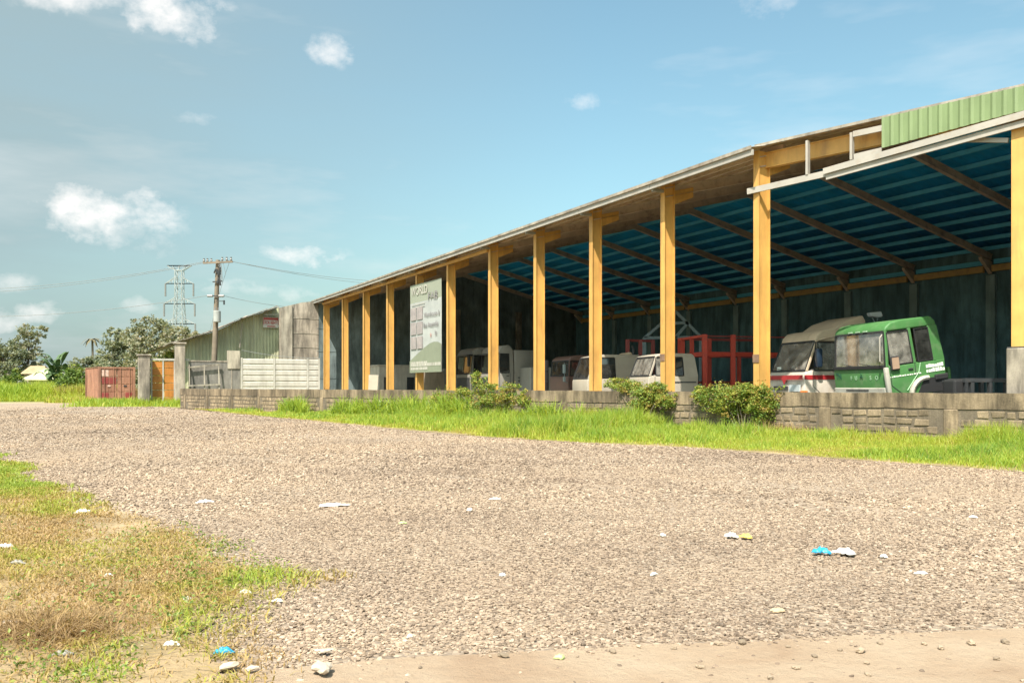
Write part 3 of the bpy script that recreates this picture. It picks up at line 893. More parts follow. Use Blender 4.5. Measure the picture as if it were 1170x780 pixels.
# ------------------------------------------------------------------ block wall along the road
def block_wall():
    t = thing('block_wall', 'low weathered grey hollow-block wall with streaked plaster top along the grassy verge', 'wall', W0)
    H, BAND = 1.15, 0.36
    rz = math.atan2(WDIR.y, WDIR.x)

    def wl(s, n, z): return WDIR * s + WN * n + V(0, 0, z)
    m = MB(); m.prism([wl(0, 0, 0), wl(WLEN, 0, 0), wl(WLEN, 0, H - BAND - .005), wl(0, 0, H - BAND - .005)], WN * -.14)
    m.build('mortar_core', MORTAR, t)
    # coping band, in pours with uneven tops
    s = 0.0; k = 0
    while s < WLEN:
        e = min(WLEN, s + 3.0)
        m = MB(); n = 10; vs, fs = [], []
        top = H + random.uniform(-.012, .012)
        for i in range(n + 1):
            q = s + .004 + (e - s - .008) * i / n
            jt = top + random.uniform(-.008, .008); jb = H - BAND + random.uniform(-.015, .015); jn = .018 + random.uniform(-.004, .004)
            vs += [wl(q, jn, jb), wl(q, jn, jt), wl(q, -.16, jt), wl(q, -.16, H - BAND)]
            if i:
                o = (i - 1) * 4
                fs += [(o + a_, o + (a_ + 1) % 4, o + 4 + (a_ + 1) % 4, o + 4 + a_) for a_ in range(4)]
        fs += [(0, 1, 2, 3), (n * 4 + 3, n * 4 + 2, n * 4 + 1, n * 4)]
        m.add(vs, fs); m.build('coping', COPING, t)
        m = MB(); w = .30 if s < 30 else .22
        pr = .045
        m.box((0, 0, (H - BAND - .01) / 2), (w + random.uniform(-.03, .03), .10, H - BAND - .012)); m.bevel(.02, 1)
        o = m.build('pilaster', COPING, t); o.location = wl(s + 1.5, pr - .05, 0); o.rotation_euler = (0, 0, rz)
        s = e; k += 1
    # hollow blocks: varied widths, some sunk, some proud
    meshes = []
    for v in range(14):
        m = MB(); L_ = .17 + .17 * (v / 13); h_ = random.uniform(.125, .150)
        m.box((0, 0, 0), (L_, .06, h_))
        m.v = [(p[0] + random.uniform(-.018, .018), p[1] + random.uniform(-.004, .004), p[2] + random.uniform(-.014, .014)) for p in m.v]
        m.bevel(.018, 2)
        me = m.mesh('block'); me.materials.append(BLOCK); meshes.append((L_, me))
    todo = []
    for row in range(4):
        s = random.uniform(0, .15)
        while s < WLEN - .3:
            L_, me = random.choice(meshes)
            c = s + L_ / 2
            s += L_ + random.uniform(.035, .065)
            if abs((c % 3.0) - 1.5) < L_ / 2 + .19: continue
            todo.append((c, L_, me, .10 + row * .19 + random.uniform(-.012, .012)))
    todo.sort(key=lambda q: q[0])
    far = MB()
    for count, (c, L_, me, z) in enumerate(todo):
        pr = -.012 + random.uniform(-.007, .006)
        if count < 300:
            o = link('block', me, t)
            o.location = wl(c, pr, z)
            o.rotation_euler = (random.uniform(-.03, .03), random.uniform(-.04, .04), rz + random.uniform(-.02, .02))
        else:
            far.box(wl(c, pr, z), (L_, .06, .14), rz)
    if far.v:
        o = far.build('distant_blocks', BLOCK, t); o['kind'] = 'stuff'
    # the wall goes on to the right of the view
    ext = MB()
    for row in range(4):
        q = -7.9
        while q < -.35:
            L_ = random.uniform(.18, .34)
            if abs(((q + L_ / 2) % 3.0) - 1.5) > L_ / 2 + .19: ext.box(wl(q + L_ / 2, -.012, .10 + row * .19), (L_, .06, .14), rz)
            q += L_ + .05
    o = ext.build('side_blocks', BLOCK, t); o['kind'] = 'stuff'
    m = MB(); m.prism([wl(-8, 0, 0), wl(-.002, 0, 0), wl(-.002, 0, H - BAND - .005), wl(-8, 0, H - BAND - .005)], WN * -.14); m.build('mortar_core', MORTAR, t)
    m = MB(); m.prism([wl(-8, .018, H - BAND), wl(-.002, .018, H - BAND), wl(-.002, .018, H), wl(-8, .018, H)], WN * -.178); m.build('coping', COPING, t)
    # return of the wall at its far end
    m = MB(); a = W0 + WDIR * WLEN
    q = Vector((-19.0, 52.0, 0)) ; b = Vector((-22.2, 59.3, 0))
    m.prism([a - W0 - WN * .15, b - W0, b - W0 + V(0, 0, 1.1), a - W0 - WN * .15 + V(0, 0, 1.1)], (.15, .05, 0))
    m.build('return_wall', COPING, t)
    return t


block_wall()


# ------------------------------------------------------------------ vegetation helpers
GRASS = leaf_mat('grass_blades', [(0.0, (0.42, 0.32, 0.13)), (0.2, (0.44, 0.42, 0.085)), (0.42, (0.42, 0.48, 0.065)), (0.72, (0.28, 0.41, 0.055)), (1.0, (0.10, 0.22, 0.035))], 0.45)
DRYGRASS = leaf_mat('dry_grass_blades', [(0.0, (0.24, 0.15, 0.075)), (0.25, (0.40, 0.27, 0.13)), (0.55, (0.44, 0.31, 0.13)), (0.72, (0.35, 0.29, 0.07)), (0.88, (0.34, 0.36, 0.05)), (1.0, (0.26, 0.34, 0.045))], 0.30)
LEAF = leaf_mat('shrub_leaves', [(0.0, (0.38, 0.27, 0.07)), (0.18, (0.32, 0.35, 0.06)), (0.5, (0.16, 0.26, 0.05)), (1.0, (0.045, 0.11, 0.03))], 0.35, 0.65)
TREELEAF = leaf_mat('tree_leaves', [(0.0, (0.38, 0.33, 0.25)), (0.25, (0.30, 0.30, 0.20)), (0.6, (0.20, 0.23, 0.15)), (1.0, (0.13, 0.16, 0.105))], 0.38, 0.6)  # distance haze put into the leaf colours, paler and greyer
FRESHLEAF = leaf_mat('fresh_leaves', [(0.0, (0.30, 0.32, 0.06)), (0.4, (0.17, 0.25, 0.05)), (1.0, (0.07, 0.13, 0.03))], 0.35, 0.5)


def blades(name, base, h, w, tint, mat, parent=None, lean=0.45, rng=RNG):
    """curved tapering blades, two segments each"""
    n = len(base)
    az = rng.uniform(0, 2 * np.pi, n); ln = np.abs(rng.normal(0, lean, n)) * h
    fa = rng.uniform(0, np.pi, n)
    side = np.c_[np.cos(fa), np.sin(fa), np.zeros(n)] * (w / 2)[:, None]
    dirv = np.c_[np.cos(az), np.sin(az), np.zeros(n)] * ln[:, None]
    mid = base + dirv * 0.32 + np.c_[np.zeros(n), np.zeros(n), h * 0.58]
    tip = base + dirv + np.c_[np.zeros(n), np.zeros(n), h * np.clip(1 - (ln / np.maximum(h, 1e-4)) ** 2 * .35, .35, 1)]
    v = np.stack([base - side, base + side, mid + side * .8, mid - side * .8, tip], 1).reshape(-1, 3)
    i = np.arange(n)[:, None] * 5
    return numpy_mesh(name, v, i + np.array([[0, 1, 2, 3]]), i + np.array([[3, 2, 4]]), mat, parent, np.repeat(tint, 5))


def leaves(name, centers, size, tint, mat, parent=None, up=0.35, rng=RNG, aspect=0.55):
    """diamond leaves folded along the midrib, random orientation"""
    n = len(centers)
    d = rng.normal(0, 1, (n, 3)); d[:, 2] = d[:, 2] * .7; d /= np.linalg.norm(d, axis=1)[:, None]
    q = rng.normal(0, 1, (n, 3)); q[:, 2] += up
    s = np.cross(d, q); s /= np.linalg.norm(s, axis=1)[:, None] + 1e-9
    nn = np.cross(s, d)
    sz = size[:, None]
    a = centers - d * sz * .5; b = centers + d * sz * .5
    l = centers + s * sz * aspect * .5 + nn * sz * .12; r = centers - s * sz * aspect * .5 + nn * sz * .12
    v = np.stack([a, r, b, l], 1).reshape(-1, 3)
    i = np.arange(n)[:, None] * 4
    return numpy_mesh(name, v, None, np.concatenate([i + np.array([[0, 1, 2]]), i + np.array([[0, 2, 3]])]), mat, parent, np.repeat(tint, 4))


def verge_grass():
    B, H, Wd, T = [], [], [], []
    CL = [(RNG.uniform(0, 46), abs(RNG.normal(.3, .7)), RNG.uniform(.22, .75), RNG.uniform(.1, .48)) for _ in range(130)]
    vx = np.array([p[0] for p in VERGE]); vy = np.array([p[1] for p in VERGE]); o = np.argsort(vy)
    wd, wn, w0 = np.array(WDIR[:2]), np.array(WN[:2]), np.array(W0[:2])
    for s0, s1, dens, bw in ((-8, 0, 800, .014), (0, 8, 1500, .012), (8, 16, 1050, .016), (16, 28, 560, .022), (28, 50, 260, .034)):
        wmax = 6.2
        n = int((s1 - s0) * wmax * dens)
        s = RNG.uniform(s0, s1, n); q = RNG.uniform(0.03, wmax, n)
        p = w0 + wd * s[:, None] + wn * q[:, None]
        x, y = p[:, 0], p[:, 1]
        edge = np.interp(y, vy[o], vx[o]) + .35 * wave(x, y, 1.8, 21) + .1
        inside = x - edge
        c1 = wave(x, y, 1.1, 22); c2 = wave(x, y, 3.5, 23)
        keep = (inside > 0) & (RNG.uniform(0, 1, n) < np.clip(inside / .5 + .15, 0, 1)) & (s < WLEN + 4)
        keep &= RNG.uniform(0, 1, n) < np.clip(.75 + c2 * .5, .12, 1)
        x, y, s, q, inside, c1, c2 = [k[keep] for k in (x, y, s, q, inside, c1, c2)]
        n = len(x)
        ramp_ = np.clip(inside / 1.6, 0.08, 1)
        h = (0.10 + 0.27 * np.clip(.5 + .7 * c1 + .35 * c2, .05, 1.5)) * ramp_ ** .7
        # a taller swell of grass in the middle of the verge, shorter at the near end
        swell = np.exp(-((s - 12.8) / 4.2) ** 2) * .36 * np.clip(q / .6, .6, 1) * np.clip(inside / 1.2, 0, 1) * np.clip(.7 + .5 * c1, .2, 1.4)
        for cs, cq, cr, ch in CL:
            if cs > 23: ch *= .22
            swell = swell + ch * np.exp(-((s - cs) ** 2 + (q - cq) ** 2 * 1.4) / cr ** 2)
        near = np.where(s < 12.0, np.where(q < 1.3, .40, .56), 1.0) * np.where(s > 25, .62, 1.0)
        # dry gap beside the overhanging shrub
        gap = np.exp(-((s - 7.7) / .7) ** 2) * np.clip(1.4 - q, 0, 1)
        h = (h + swell) * near * (1 - .6 * np.clip(gap, 0, 1)) * RNG.uniform(.55, 1.25, n)
        h = np.where(h > .55, .55 + (h - .55) * .35, h)
        t = np.clip(.55 + .24 * c1 + .14 * wave(x, y, 6, 24) + RNG.normal(0, .13, n) - .30 * np.clip(1 - inside / .9, 0, 1) - .5 * gap, 0, 1)
        dry = RNG.uniform(0, 1, n) < .06
        t[dry] = RNG.uniform(0, .2, dry.sum())
        B.append(np.c_[x, y, np.full(n, .008)]); H.append(h); Wd.append(bw * RNG.uniform(.6, 1.3, n)); T.append(t)
    b = np.concatenate(B)
    g = blades('verge_grass', b, np.concatenate(H), np.concatenate(Wd), np.concatenate(T), GRASS, lean=.65)
    tag(g, 'bright green uncut grass along the foot of the block wall', 'grass', kind='stuff')
    print('verge blades', len(b))


verge_grass()


def corner_grass():
    n = 330000
    z = np.sqrt(RNG.uniform(3.0 ** 2, 17 ** 2, n)); x = -RNG.uniform(0.08, 0.70, n) * z
    p = left_patch(x, z)
    thin = np.clip(.62 + .55 * wave(x, z, 4.5, 31), .06, 1)
    keep = RNG.uniform(0, 1, n) < p ** 1.3 * thin
    # sparse sprigs beyond the edge
    x, z = x[keep], z[keep]; n = len(x)
    c = wave(x, z, 1.6, 32); f = wave(x, z, 5.5, 33)
    # colour: a lush strip far away, olive middle, straw in front, sprigs of green towards the track
    far = np.clip((z - 8.6 + .9 * c) / 2.0, 0, 1)
    mid = np.exp(-((z - 6.9 + .5 * c) / .9) ** 2)
    sprig = np.exp(-((x + 1.55 + .3 * f) / .42) ** 2) * np.clip((7.0 - z) / 1.5, 0, 1)
    low = np.exp(-((z - 3.85) / .35) ** 2) * np.clip((f + .1) * 2, 0, 1)
    t = .31 + .18 * f + .10 * c + .68 * far + .30 * mid + .36 * sprig * np.clip(.6 + f, 0, 1) + .28 * low + RNG.normal(0, .12, n)
    t = np.clip(t, 0, 1)
    h = (.018 + .020 * np.clip(.5 + c, 0, 1.4) + .035 * far + .022 * np.clip(.3 + f, 0, 1) * (z < 6)) * RNG.uniform(.5, 1.5, n)
    w = (.0042 + .0008 * z) * RNG.uniform(.6, 1.3, n)
    o = blades('corner_grass', np.c_[x, z, np.full(n, .006)], h, w, t, DRYGRASS, lean=2.0)
    tag(o, 'thin straw-coloured and green grass growing over the corner of the lot', 'grass', kind='stuff')
    print('corner blades', n)
    # small broad-leaved weeds among it
    m = 3000
    zc = np.sqrt(RNG.uniform(3.2 ** 2, 8 ** 2, 420)); xc = -1.6 - RNG.gamma(1.6, .42, 420) * (zc / 5)
    pk = left_patch(xc, zc) > .35
    xc, zc = xc[pk], zc[pk]
    j = RNG.integers(0, len(xc), m)
    cen = np.c_[xc[j] + RNG.normal(0, .035, m), zc[j] + RNG.normal(0, .035, m), np.abs(RNG.normal(.035, .025, m)) + .01]
    o = leaves('corner_weeds', cen, RNG.uniform(.014, .034, m), np.clip(RNG.normal(.35, .2, m), 0, 1), FRESHLEAF, up=1.4)
    tag(o, 'small fresh green weeds sprouting through the dry corner grass', 'weeds', kind='stuff')
    # soil under the patch
    zz = np.linspace(2.2, 15.5, 260)
    xs = np.array([2.5, 3.4, 3.9, 4.4, 5.0, 5.9, 6.6, 8.0, 10.0, 12.5, 14.6, 16.0])
    ed = np.array([-1.2, -1.15, -1.3, -1.42, -1.5, -1.35, -2.0, -3.1, -5.0, -7.0, -8.3, -9.5])
    e = np.interp(zz, xs, ed) - .10 + .20 * wave(zz, zz * 0, 3.3, 4) + .07 * wave(zz, zz * 0, 17, 6) + .03 * RNG.normal(0, 1, 260)
    pts = [(float(a), float(b)) for a, b in zip(e, zz)] + [(-14, 15.5), (-14, 2.2)]
    s, nt, b = new_mat('corner_soil')
    nz = tex_noise(nt, 1.6, 8, dist=.4)
    nt.links.new(ramp(nt, [(0.3, (0.17, 0.13, 0.06)), (0.5, (0.27, 0.195, 0.105)), (0.7, (0.37, 0.265, 0.155))], nz), b.inputs['Base Color'])
    b.inputs['Roughness'].default_value = 1; bump(nt, b, tex_noise(nt, 22, 6), .8, .03)
    sheet('corner_soil', pts, 0.012, s)


corner_grass()


def shrub(label, blobs, n, leaf, mat, tint_mu=.45, stems=6, name='shrub', root=None, group=None):
    """blobs: (centre, radii); leaves through the outer shell of each blob"""
    c0 = root if root is not None else Vector(blobs[0][0])
    t = thing(name, label, name.replace('_', ' ').split()[-1], (c0.x, c0.y, 0), group=group)
    off = np.array([c0.x, c0.y, 0.0])
    C, S, T = [], [], []
    vol = np.array([b[1][0] * b[1][1] * b[1][2] for b in blobs]); vol = vol ** .7; vol /= vol.sum()
    for (c, r), f in zip(blobs, vol):
        k = int(n * f)
        clumps = max(6, k // 28)
        cc = RNG.normal(0, 1, (clumps, 3)); cc /= np.linalg.norm(cc, axis=1)[:, None]
        cc *= RNG.uniform(.2, 1.0, (clumps, 1)) ** .6 * RNG.choice([.75, 1.0, 1.15], (clumps, 1))
        j = RNG.integers(0, clumps, k)
        p = cc[j] + RNG.normal(0, .13, (k, 3))
        q = np.array(c) + p * np.array(r)
        q[:, 2] = np.maximum(q[:, 2], .04)
        C.append(q - off); S.append(leaf * RNG.uniform(.6, 1.35, k))
        T.append(np.clip(tint_mu + RNG.normal(0, .16, k) + RNG.normal(0, .13, clumps)[j], 0, 1))
    m = MB()
    for k in range(stems * 6):
        c, r = blobs[int(RNG.choice(len(blobs), p=vol))]
        a = Vector(c) + Vector([float(v) for v in RNG.uniform(-.6, .6, 3) * np.array(r)])
        d = Vector([float(v) for v in RNG.normal(0, 1, 3)]); d.z = abs(d.z) * .55 + .05; d.normalize()
        ln = float(RNG.uniform(.25, .7)) * max(r) * 1.25
        mid = a + d * ln * .55; tip = a + d * ln + Vector((0, 0, -.18 * ln))
        m.tube([a, mid, tip], [.007, .005, .003], 4)
        kk = int(RNG.integers(14, 34)); f = RNG.uniform(.15, 1.05, kk)[:, None]
        q = np.array(a) * (1 - f) ** 2 + 2 * np.array(mid) * f * (1 - f) + np.array(tip) * f ** 2 + RNG.normal(0, leaf * .55, (kk, 3))
        q[:, 2] = np.maximum(q[:, 2], .04)
        C.append(q - off); S.append(leaf * RNG.uniform(.7, 1.5, kk)); T.append(np.clip(tint_mu - .08 + RNG.normal(0, .15) + RNG.normal(0, .1, kk), 0, 1))
    leaves('foliage', np.concatenate(C), np.concatenate(S), np.concatenate(T), mat, t, up=.8)
    for k in range(stems):
        c, r = blobs[k % len(blobs)]
        tip = Vector(c) + Vector((random.uniform(-.6, .6) * r[0], random.uniform(-.6, .6) * r[1], random.uniform(0, .7) * r[2]))
        a = Vector((c0.x + random.uniform(-.1, .1), c0.y + random.uniform(-.1, .1), 0.0))
        midp = a.lerp(tip, .5) + Vector((random.uniform(-.1, .1), random.uniform(-.1, .1), .1))
        m.tube([a, midp, tip], [.016, .011, .005], 5)
    m.build('stems', BARK, t, world=True)
    return t


def at_wall(x, out=0.25, z=0.0):
    """point in front of the block wall under photograph column x"""
    n = WN; o = W0 + WN * out
    t = (x - 585) / 1000
    Z = o.dot(n) / (n.x * t + n.y)
    return Vector((t * Z, Z, z))


def wall_shrubs():
    a = at_wall(845, .15)
    bl = []
    for x, z, rx, rz in ((818, 1.0, .55, .38), (845, 1.02, .5, .36), (872, .98, .42, .42), (835, .72, .5, .34), (868, .66, .42, .36), (800, 1.08, .3, .22), (855, 1.2, .4, .15)):
        c = at_wall(x, .22, z); bl.append((c, (rx, .33, rz)))
    shrub('wide leafy shrub spilling over the wall top below the nearest yellow columns', bl, 11000, .062, LEAF, .30, 9, root=at_wall(850, .2))
    bl = []
    for x, z, rx, rz, o in ((742, 1.05, .55, .34, .2), (722, 1.22, .5, .30, -.15), (760, .86, .35, .28, .25), (704, 1.36, .35, .2, -.3), (735, .75, .5, .3, .3), (752, 1.25, .3, .2, 0)):
        bl.append((at_wall(x, o, z), (rx, .35, rz)))
    shrub('yellow-green shrub growing over the wall in front of the two cream cabs', bl, 8500, .062, LEAF, .25, 8, root=at_wall(742, .25))
    bl = []
    for x, z, rx, rz, o in ((555, 1.15, .55, .38, .2), (530, .95, .6, .35, .25), (578, 1.1, .5, .30, .2), (545, 1.55, .3, .3, .1), (505, .8, .6, .3, .3), (560, .7, .9, .4, .45), (598, .85, .4, .3, .3)):
        bl.append((at_wall(x, o, z), (rx, .4, rz)))
    shrub('straggly green shrub with an upright top on the wall below the grey truck cabs', bl, 7000, .072, LEAF, .28, 9, root=at_wall(552, .3))
    def weeds(label, xs, hmax, n, seed):
        rng = np.random.default_rng(seed)
        c = at_wall(sum(xs) / len(xs), .5)
        t = thing('weed_clump', label, 'weeds', (c.x, c.y, 0), group='weed clumps against the wall')
        B, Hh = [], []
        for x in xs:
            for _ in range(5):
                p = at_wall(x + rng.uniform(-7, 7), rng.uniform(.25, .8)); k = n // (5 * len(xs)); hh = hmax * rng.uniform(.5, 1.1)
                B.append(np.c_[p.x - c.x + rng.normal(0, .13, k), p.y - c.y + rng.normal(0, .13, k), np.zeros(k)]); Hh.append(hh * rng.uniform(.4, 1.1, k))
        b = np.concatenate(B); h = np.concatenate(Hh)
        blades('blades', b, h, rng.uniform(.02, .045, len(b)), np.clip(rng.normal(.6, .14, len(b)), 0, 1), GRASS, t, lean=.7, rng=rng)
        k = len(b) // 2
        q = b[:k] + np.c_[rng.normal(0, .12, k), rng.normal(0, .12, k), h[:k] * rng.uniform(.2, .9, k)]
        leaves('leaves', q, rng.uniform(.05, .10, k), np.clip(rng.normal(.45, .18, k), 0, 1), FRESHLEAF, t, up=.8, rng=rng)
    weeds('small spiky weed clump at the foot of the far block wall', (332, 341), .9, 900, 61)
    weeds('tall green weeds against the wall below the fourth yellow column from the far end', (392, 400, 410), 1.0, 1300, 62)
    weeds('broad stretch of weeds against the wall below the hanging banner', (432, 446, 460, 474, 486), 1.05, 2600, 63)
    weeds('tall weeds at the wall left of the shrub below the grey truck cabs', (500, 512, 524), 1.15, 1700, 64)
    weeds('feathery weeds at the wall between the two shrubs in the middle', (610, 625, 645, 662), .85, 1700, 65)
    # dry stalks in the gap beside the big shrub
    c = at_wall(893, .35)
    n = 420
    b = np.c_[c.x + RNG.normal(0, .42, n), c.y + RNG.normal(0, .30, n), np.full(n, .02)]
    o = blades('dry_stalks', b, RNG.uniform(.15, .5, n), RNG.uniform(.008, .018, n), RNG.uniform(0, .35, n), DRYGRASS, lean=.9)
    tag(o, 'tangle of dead brown stalks against the wall beside the wide shrub', 'dead grass', kind='stuff')


wall_shrubs()


# ------------------------------------------------------------------ trucks and cabs
def wheel(parent, c, r, w, n=22):
    m = MB(); m.cyl(c, (0, 1, 0), r, w, n); m.bevel(.03, 1, 50)
    ty = m.build('tyre', BLACK, parent, smooth=True)
    m = MB(); m.cyl(c, (0, 1, 0), r * .55, w + .02, n)
    m.build('rim', BUMPER, ty)


def text(name, body, size, mat, parent, loc, rot, sx=1.0, align='LEFT', bold=0.0):
    cu = bpy.data.curves.new(name, 'FONT')
    cu.body = body; cu.size = size; cu.extrude = 0.002; cu.align_x = align; cu.offset = bold
    tmp = bpy.data.objects.new('tmp_text', cu); COL.objects.link(tmp)
    dg = bpy.context.evaluated_depsgraph_get()
    me = bpy.data.meshes.new_from_object(tmp.evaluated_get(dg)); me.name = name
    bpy.data.objects.remove(tmp); bpy.data.curves.remove(cu)
    me.materials.clear(); me.materials.append(mat)
    o = link(name, me, parent)
    o.location = loc; o.rotation_euler = rot; o.scale = (sx, 1, 1)
    return o


def cab(label, corner, rz, L, W, z0, zb, zt, rake, body, glass, pillar=None, windows=((.12, .95),), pitch=0.0, roof_mat=None, nose=0.0,
        bumper=True, pivot=1.0, name='truck_cab', group=None, chassis=0.6, tumble=.05, cat='truck cab', rear_rake=0.06, roof_h=.20, doors=True, wipers=True):
    """forward-control cab. local x runs rearward from the front, y across from the near side, z up"""
    roof_mat = roof_mat or body; pillar = pillar or body
    t = thing(name, label, cat, (corner.x, corner.y, pivot), rot=(0, -pitch, rz), group=group)
    zo = -pivot

    def B(): return MB()
    # lower body: side profile swept across
    pr = [(nose + .03, z0), (nose * .2, z0 + (zb - z0) * .45), (0.0, zb - .10), (.04, zb), (L, zb), (L - .02, z0)]
    m = B(); m.prism([V(x, 0, z + zo) for x, z in pr], (0, W, 0)); m.bevel(.045, 3, 25)
    lb = m.build('lower_body', body, t, smooth=True)
    # wheel arch opening trim
    if doors:
        for ys, yo in ((-.006, 0), (W + .006, 0)):
            m = B(); x0, x1 = windows[0]
            for a, b in (((x0 - .04, zb - .02), (x0 - .04, z0 + .35)), ((x0 - .04, z0 + .35), (x0 + .25, z0 + .1)), ((x1 + .04, zb - .02), (x1 + .04, z0 + .22))):
                m.bar(V(a[0], ys, a[1] + zo), V(b[0], ys, b[1] + zo), .012, .012, up=(0, 1, 0))
            dr = m.build('door_gap', DARKST, lb)
            m = B(); m.box((x1 - .1, ys + (-.012 if ys < 0 else .012), zb - .14 + zo), (.15, .03, .035)); m.bevel(.01, 1)
            m.build('door_handle', DARKST, lb)
    # roof
    zr = zt - roof_h
    rp = [(rake - .03, zr), (rake + .02, zr + roof_h * .45), (rake + .18, zr + roof_h * .85), (rake + .5, zt), (L - .25, zt - .01), (L - rear_rake - .03, zr + roof_h * .5), (L - rear_rake + .0, zr)]
    m = B(); m.prism([V(x, tumble, z + zo) for x, z in rp], (0, W - 2 * tumble, 0)); m.bevel(.05, 3, 35)
    m.build('roof', roof_mat, t, smooth=True)
    # pillars
    def pil(x0, x1, w, d=.06, za=zb - .02, zc=zr + .02):
        for s in (0, 1):
            y0 = .03 if s == 0 else W - .03; y1 = tumble + .03 if s == 0 else W - tumble - .03
            m = B(); m.bar(V(x0, y0, za + zo), V(x1, y1, zc + zo), w, d, up=(0, 1, 0)); m.bevel(.012, 1)
            m.build('pillar', pillar, t)
    pil(.06, rake + .02, .075)
    prev = None
    for x0, x1 in windows:
        pil(x1 + .05, x1 + .05 - (rear_rake * .3), .10)
    if windows[-1][1] + .2 < L:
        # blank quarter panel behind the last window
        for s in (0, 1):
            y0 = .012 if s == 0 else W - .042; y1 = tumble + .005 if s == 0 else W - tumble - .035
            x0 = windows[-1][1] + .06
            q = [V(x0, y0, zb - .02 + zo), V(L - .01, y0, zb - .02 + zo), V(L - rear_rake - .01, y1, zr + .02 + zo), V(x0 - rear_rake * .3, y1, zr + .02 + zo)]
            m = B(); m.prism(q, (0, .03, 0)); m.build('quarter_panel', body, t)
    else:
        pil(L - .05, L - rear_rake - .05, .09)
    # back panel
    m = B(); m.prism([V(L - .04, .05, zb - .02 + zo), V(L - .04, W - .05, zb - .02 + zo), V(L - rear_rake - .04, W - tumble - .04, zr + .02 + zo), V(L - rear_rake - .04, tumble + .04, zr + .02 + zo)], (.03, 0, 0))
    m.build('back_panel', body, t)
    # windscreen: gasket and pane
    def on_ws(f, g, n=0.0):
        """f across, g up the windscreen"""
        y = (tumble * g) + .05 + f * (W - .10 - 2 * tumble * g)
        return V(.045 + (rake - .045) * g - n, y, zb + .01 + (zr - zb) * g + zo)
    m = B(); q = [on_ws(0.01, .02), on_ws(.99, .02), on_ws(.99, .98), on_ws(.01, .98)]
    m.prism(q, (.008, 0, .002)); m.build('windscreen', glass, t)
    g_ = B(); q = [on_ws(0.0, 0.0, .012), on_ws(1, 0, .012), on_ws(1, 1.0, .012), on_ws(0, 1.0, .012)]
    for i in range(4): g_.bar(q[i], q[(i + 1) % 4], .05, .03, up=(-1, 0, .3))
    g_.build('windscreen_gasket', BLACK, t)
    if wipers:
        m = B(); m.bar(on_ws(.25, .02, .03), on_ws(.48, .10, .03), .012, .012); m.bar(on_ws(.62, .02, .03), on_ws(.85, .10, .03), .012, .012)
        m.build('wiper', BLACK, t)
    # side windows
    for i, (x0, x1) in enumerate(windows):
        for s in (0, 1):
            yb = .02 if s == 0 else W - .028; yt = tumble + .012 if s == 0 else W - tumble - .02
            fx = rake * .92 if i == 0 else x0
            q = [V(x0, yb, zb + .02 + zo), V(x1, yb, zb + .02 + zo), V(x1 - rear_rake * .3, yt, zr - .02 + zo), V(max(x0, fx) if i == 0 else x0, yt, zr - .02 + zo)]
            m = B(); m.prism(q, (0, .006, 0)); w_ = m.build('side_window', glass if i == 0 else GLASSDARK, t)
            m = B()
            o = V(0, -.008 if s == 0 else .014, 0)
            for k in range(4): m.bar(q[k] + o, q[(k + 1) % 4] + o, .022, .03, up=(0, 1, 0))
            m.build('window_seal', BLACK, w_)
    # interior
    m = B(); m.box((.22, W / 2, zb - .02 + zo), (.35, W - .2, .12)); m.bevel(.03, 1); m.build('dashboard', INTERIOR, t)
    for y in (W * .25, W * .75):
        m = B(); m.box((L * .58, y, zb - .25 + zo), (.5, .5, .2)); m.box((L * .78, y, zb + .16 + zo), (.14, .5, .66)); m.box((L * .78, y, zb + .58 + zo), (.10, .26, .18)); m.bevel(.04, 2)
        m.build('seat', SEAT, t)
    m = B(); ctr = V(.52, W * .72, zb + .1 + zo)
    ring = [ctr + V(math.cos(k) * .10, math.sin(k) * .2, math.cos(k) * .17) for k in np.linspace(0, 2 * math.pi, 17)]
    m.tube(ring, .016, 5, False); m.tube([ctr, ctr + V(-.28, 0, -.3)], .03, 6); m.build('steering_wheel', BLACK, t)
    # front
    if bumper:
        m = B(); m.box((nose * .8, W / 2, z0 - .02 + zo), (.16, W + .02, .30)); m.bevel(.03, 2)
        bp = m.build('bumper', BUMPER, t, smooth=True)
        for y in (.25, W - .25):
            m = B(); m.box((nose * .8 - .085, y, z0 + zo), (.02, .24, .14)); m.bevel(.008, 1); m.build('headlight', GLASS, bp)
    # chassis and wheels
    if chassis:
        m = B()
        for y in (W * .3, W * .7): m.bx(.15, L + chassis, y - .05, y + .05, z0 - .30 + zo, z0 - .06 + zo)
        m.bx(.3, .4, W * .3, W * .7, z0 - .26 + zo, z0 - .1 + zo); m.bx(L + chassis - .12, L + chassis - .02, W * .3, W * .7, z0 - .26 + zo, z0 - .1 + zo)
        ch = m.build('chassis', DARKST, t)
    return t, on_ws, zo


def set_level_wheels(t, xs, W, r, pivot, pitch):
    """wheels resting on the floor even when the cab is pitched"""
    for x in xs:
        for y in (.16, W - .16):
            zl = r - pivot            # world height relative to the pivot
            xl = x * math.cos(pitch) + zl * math.sin(-pitch) * -1 * 0
            # rotate into the pitched frame
            lx = x * math.cos(pitch) + zl * math.sin(pitch); lz = -x * math.sin(pitch) + zl * math.cos(pitch)
            wheel(t, (lx, y, lz), r, .26)


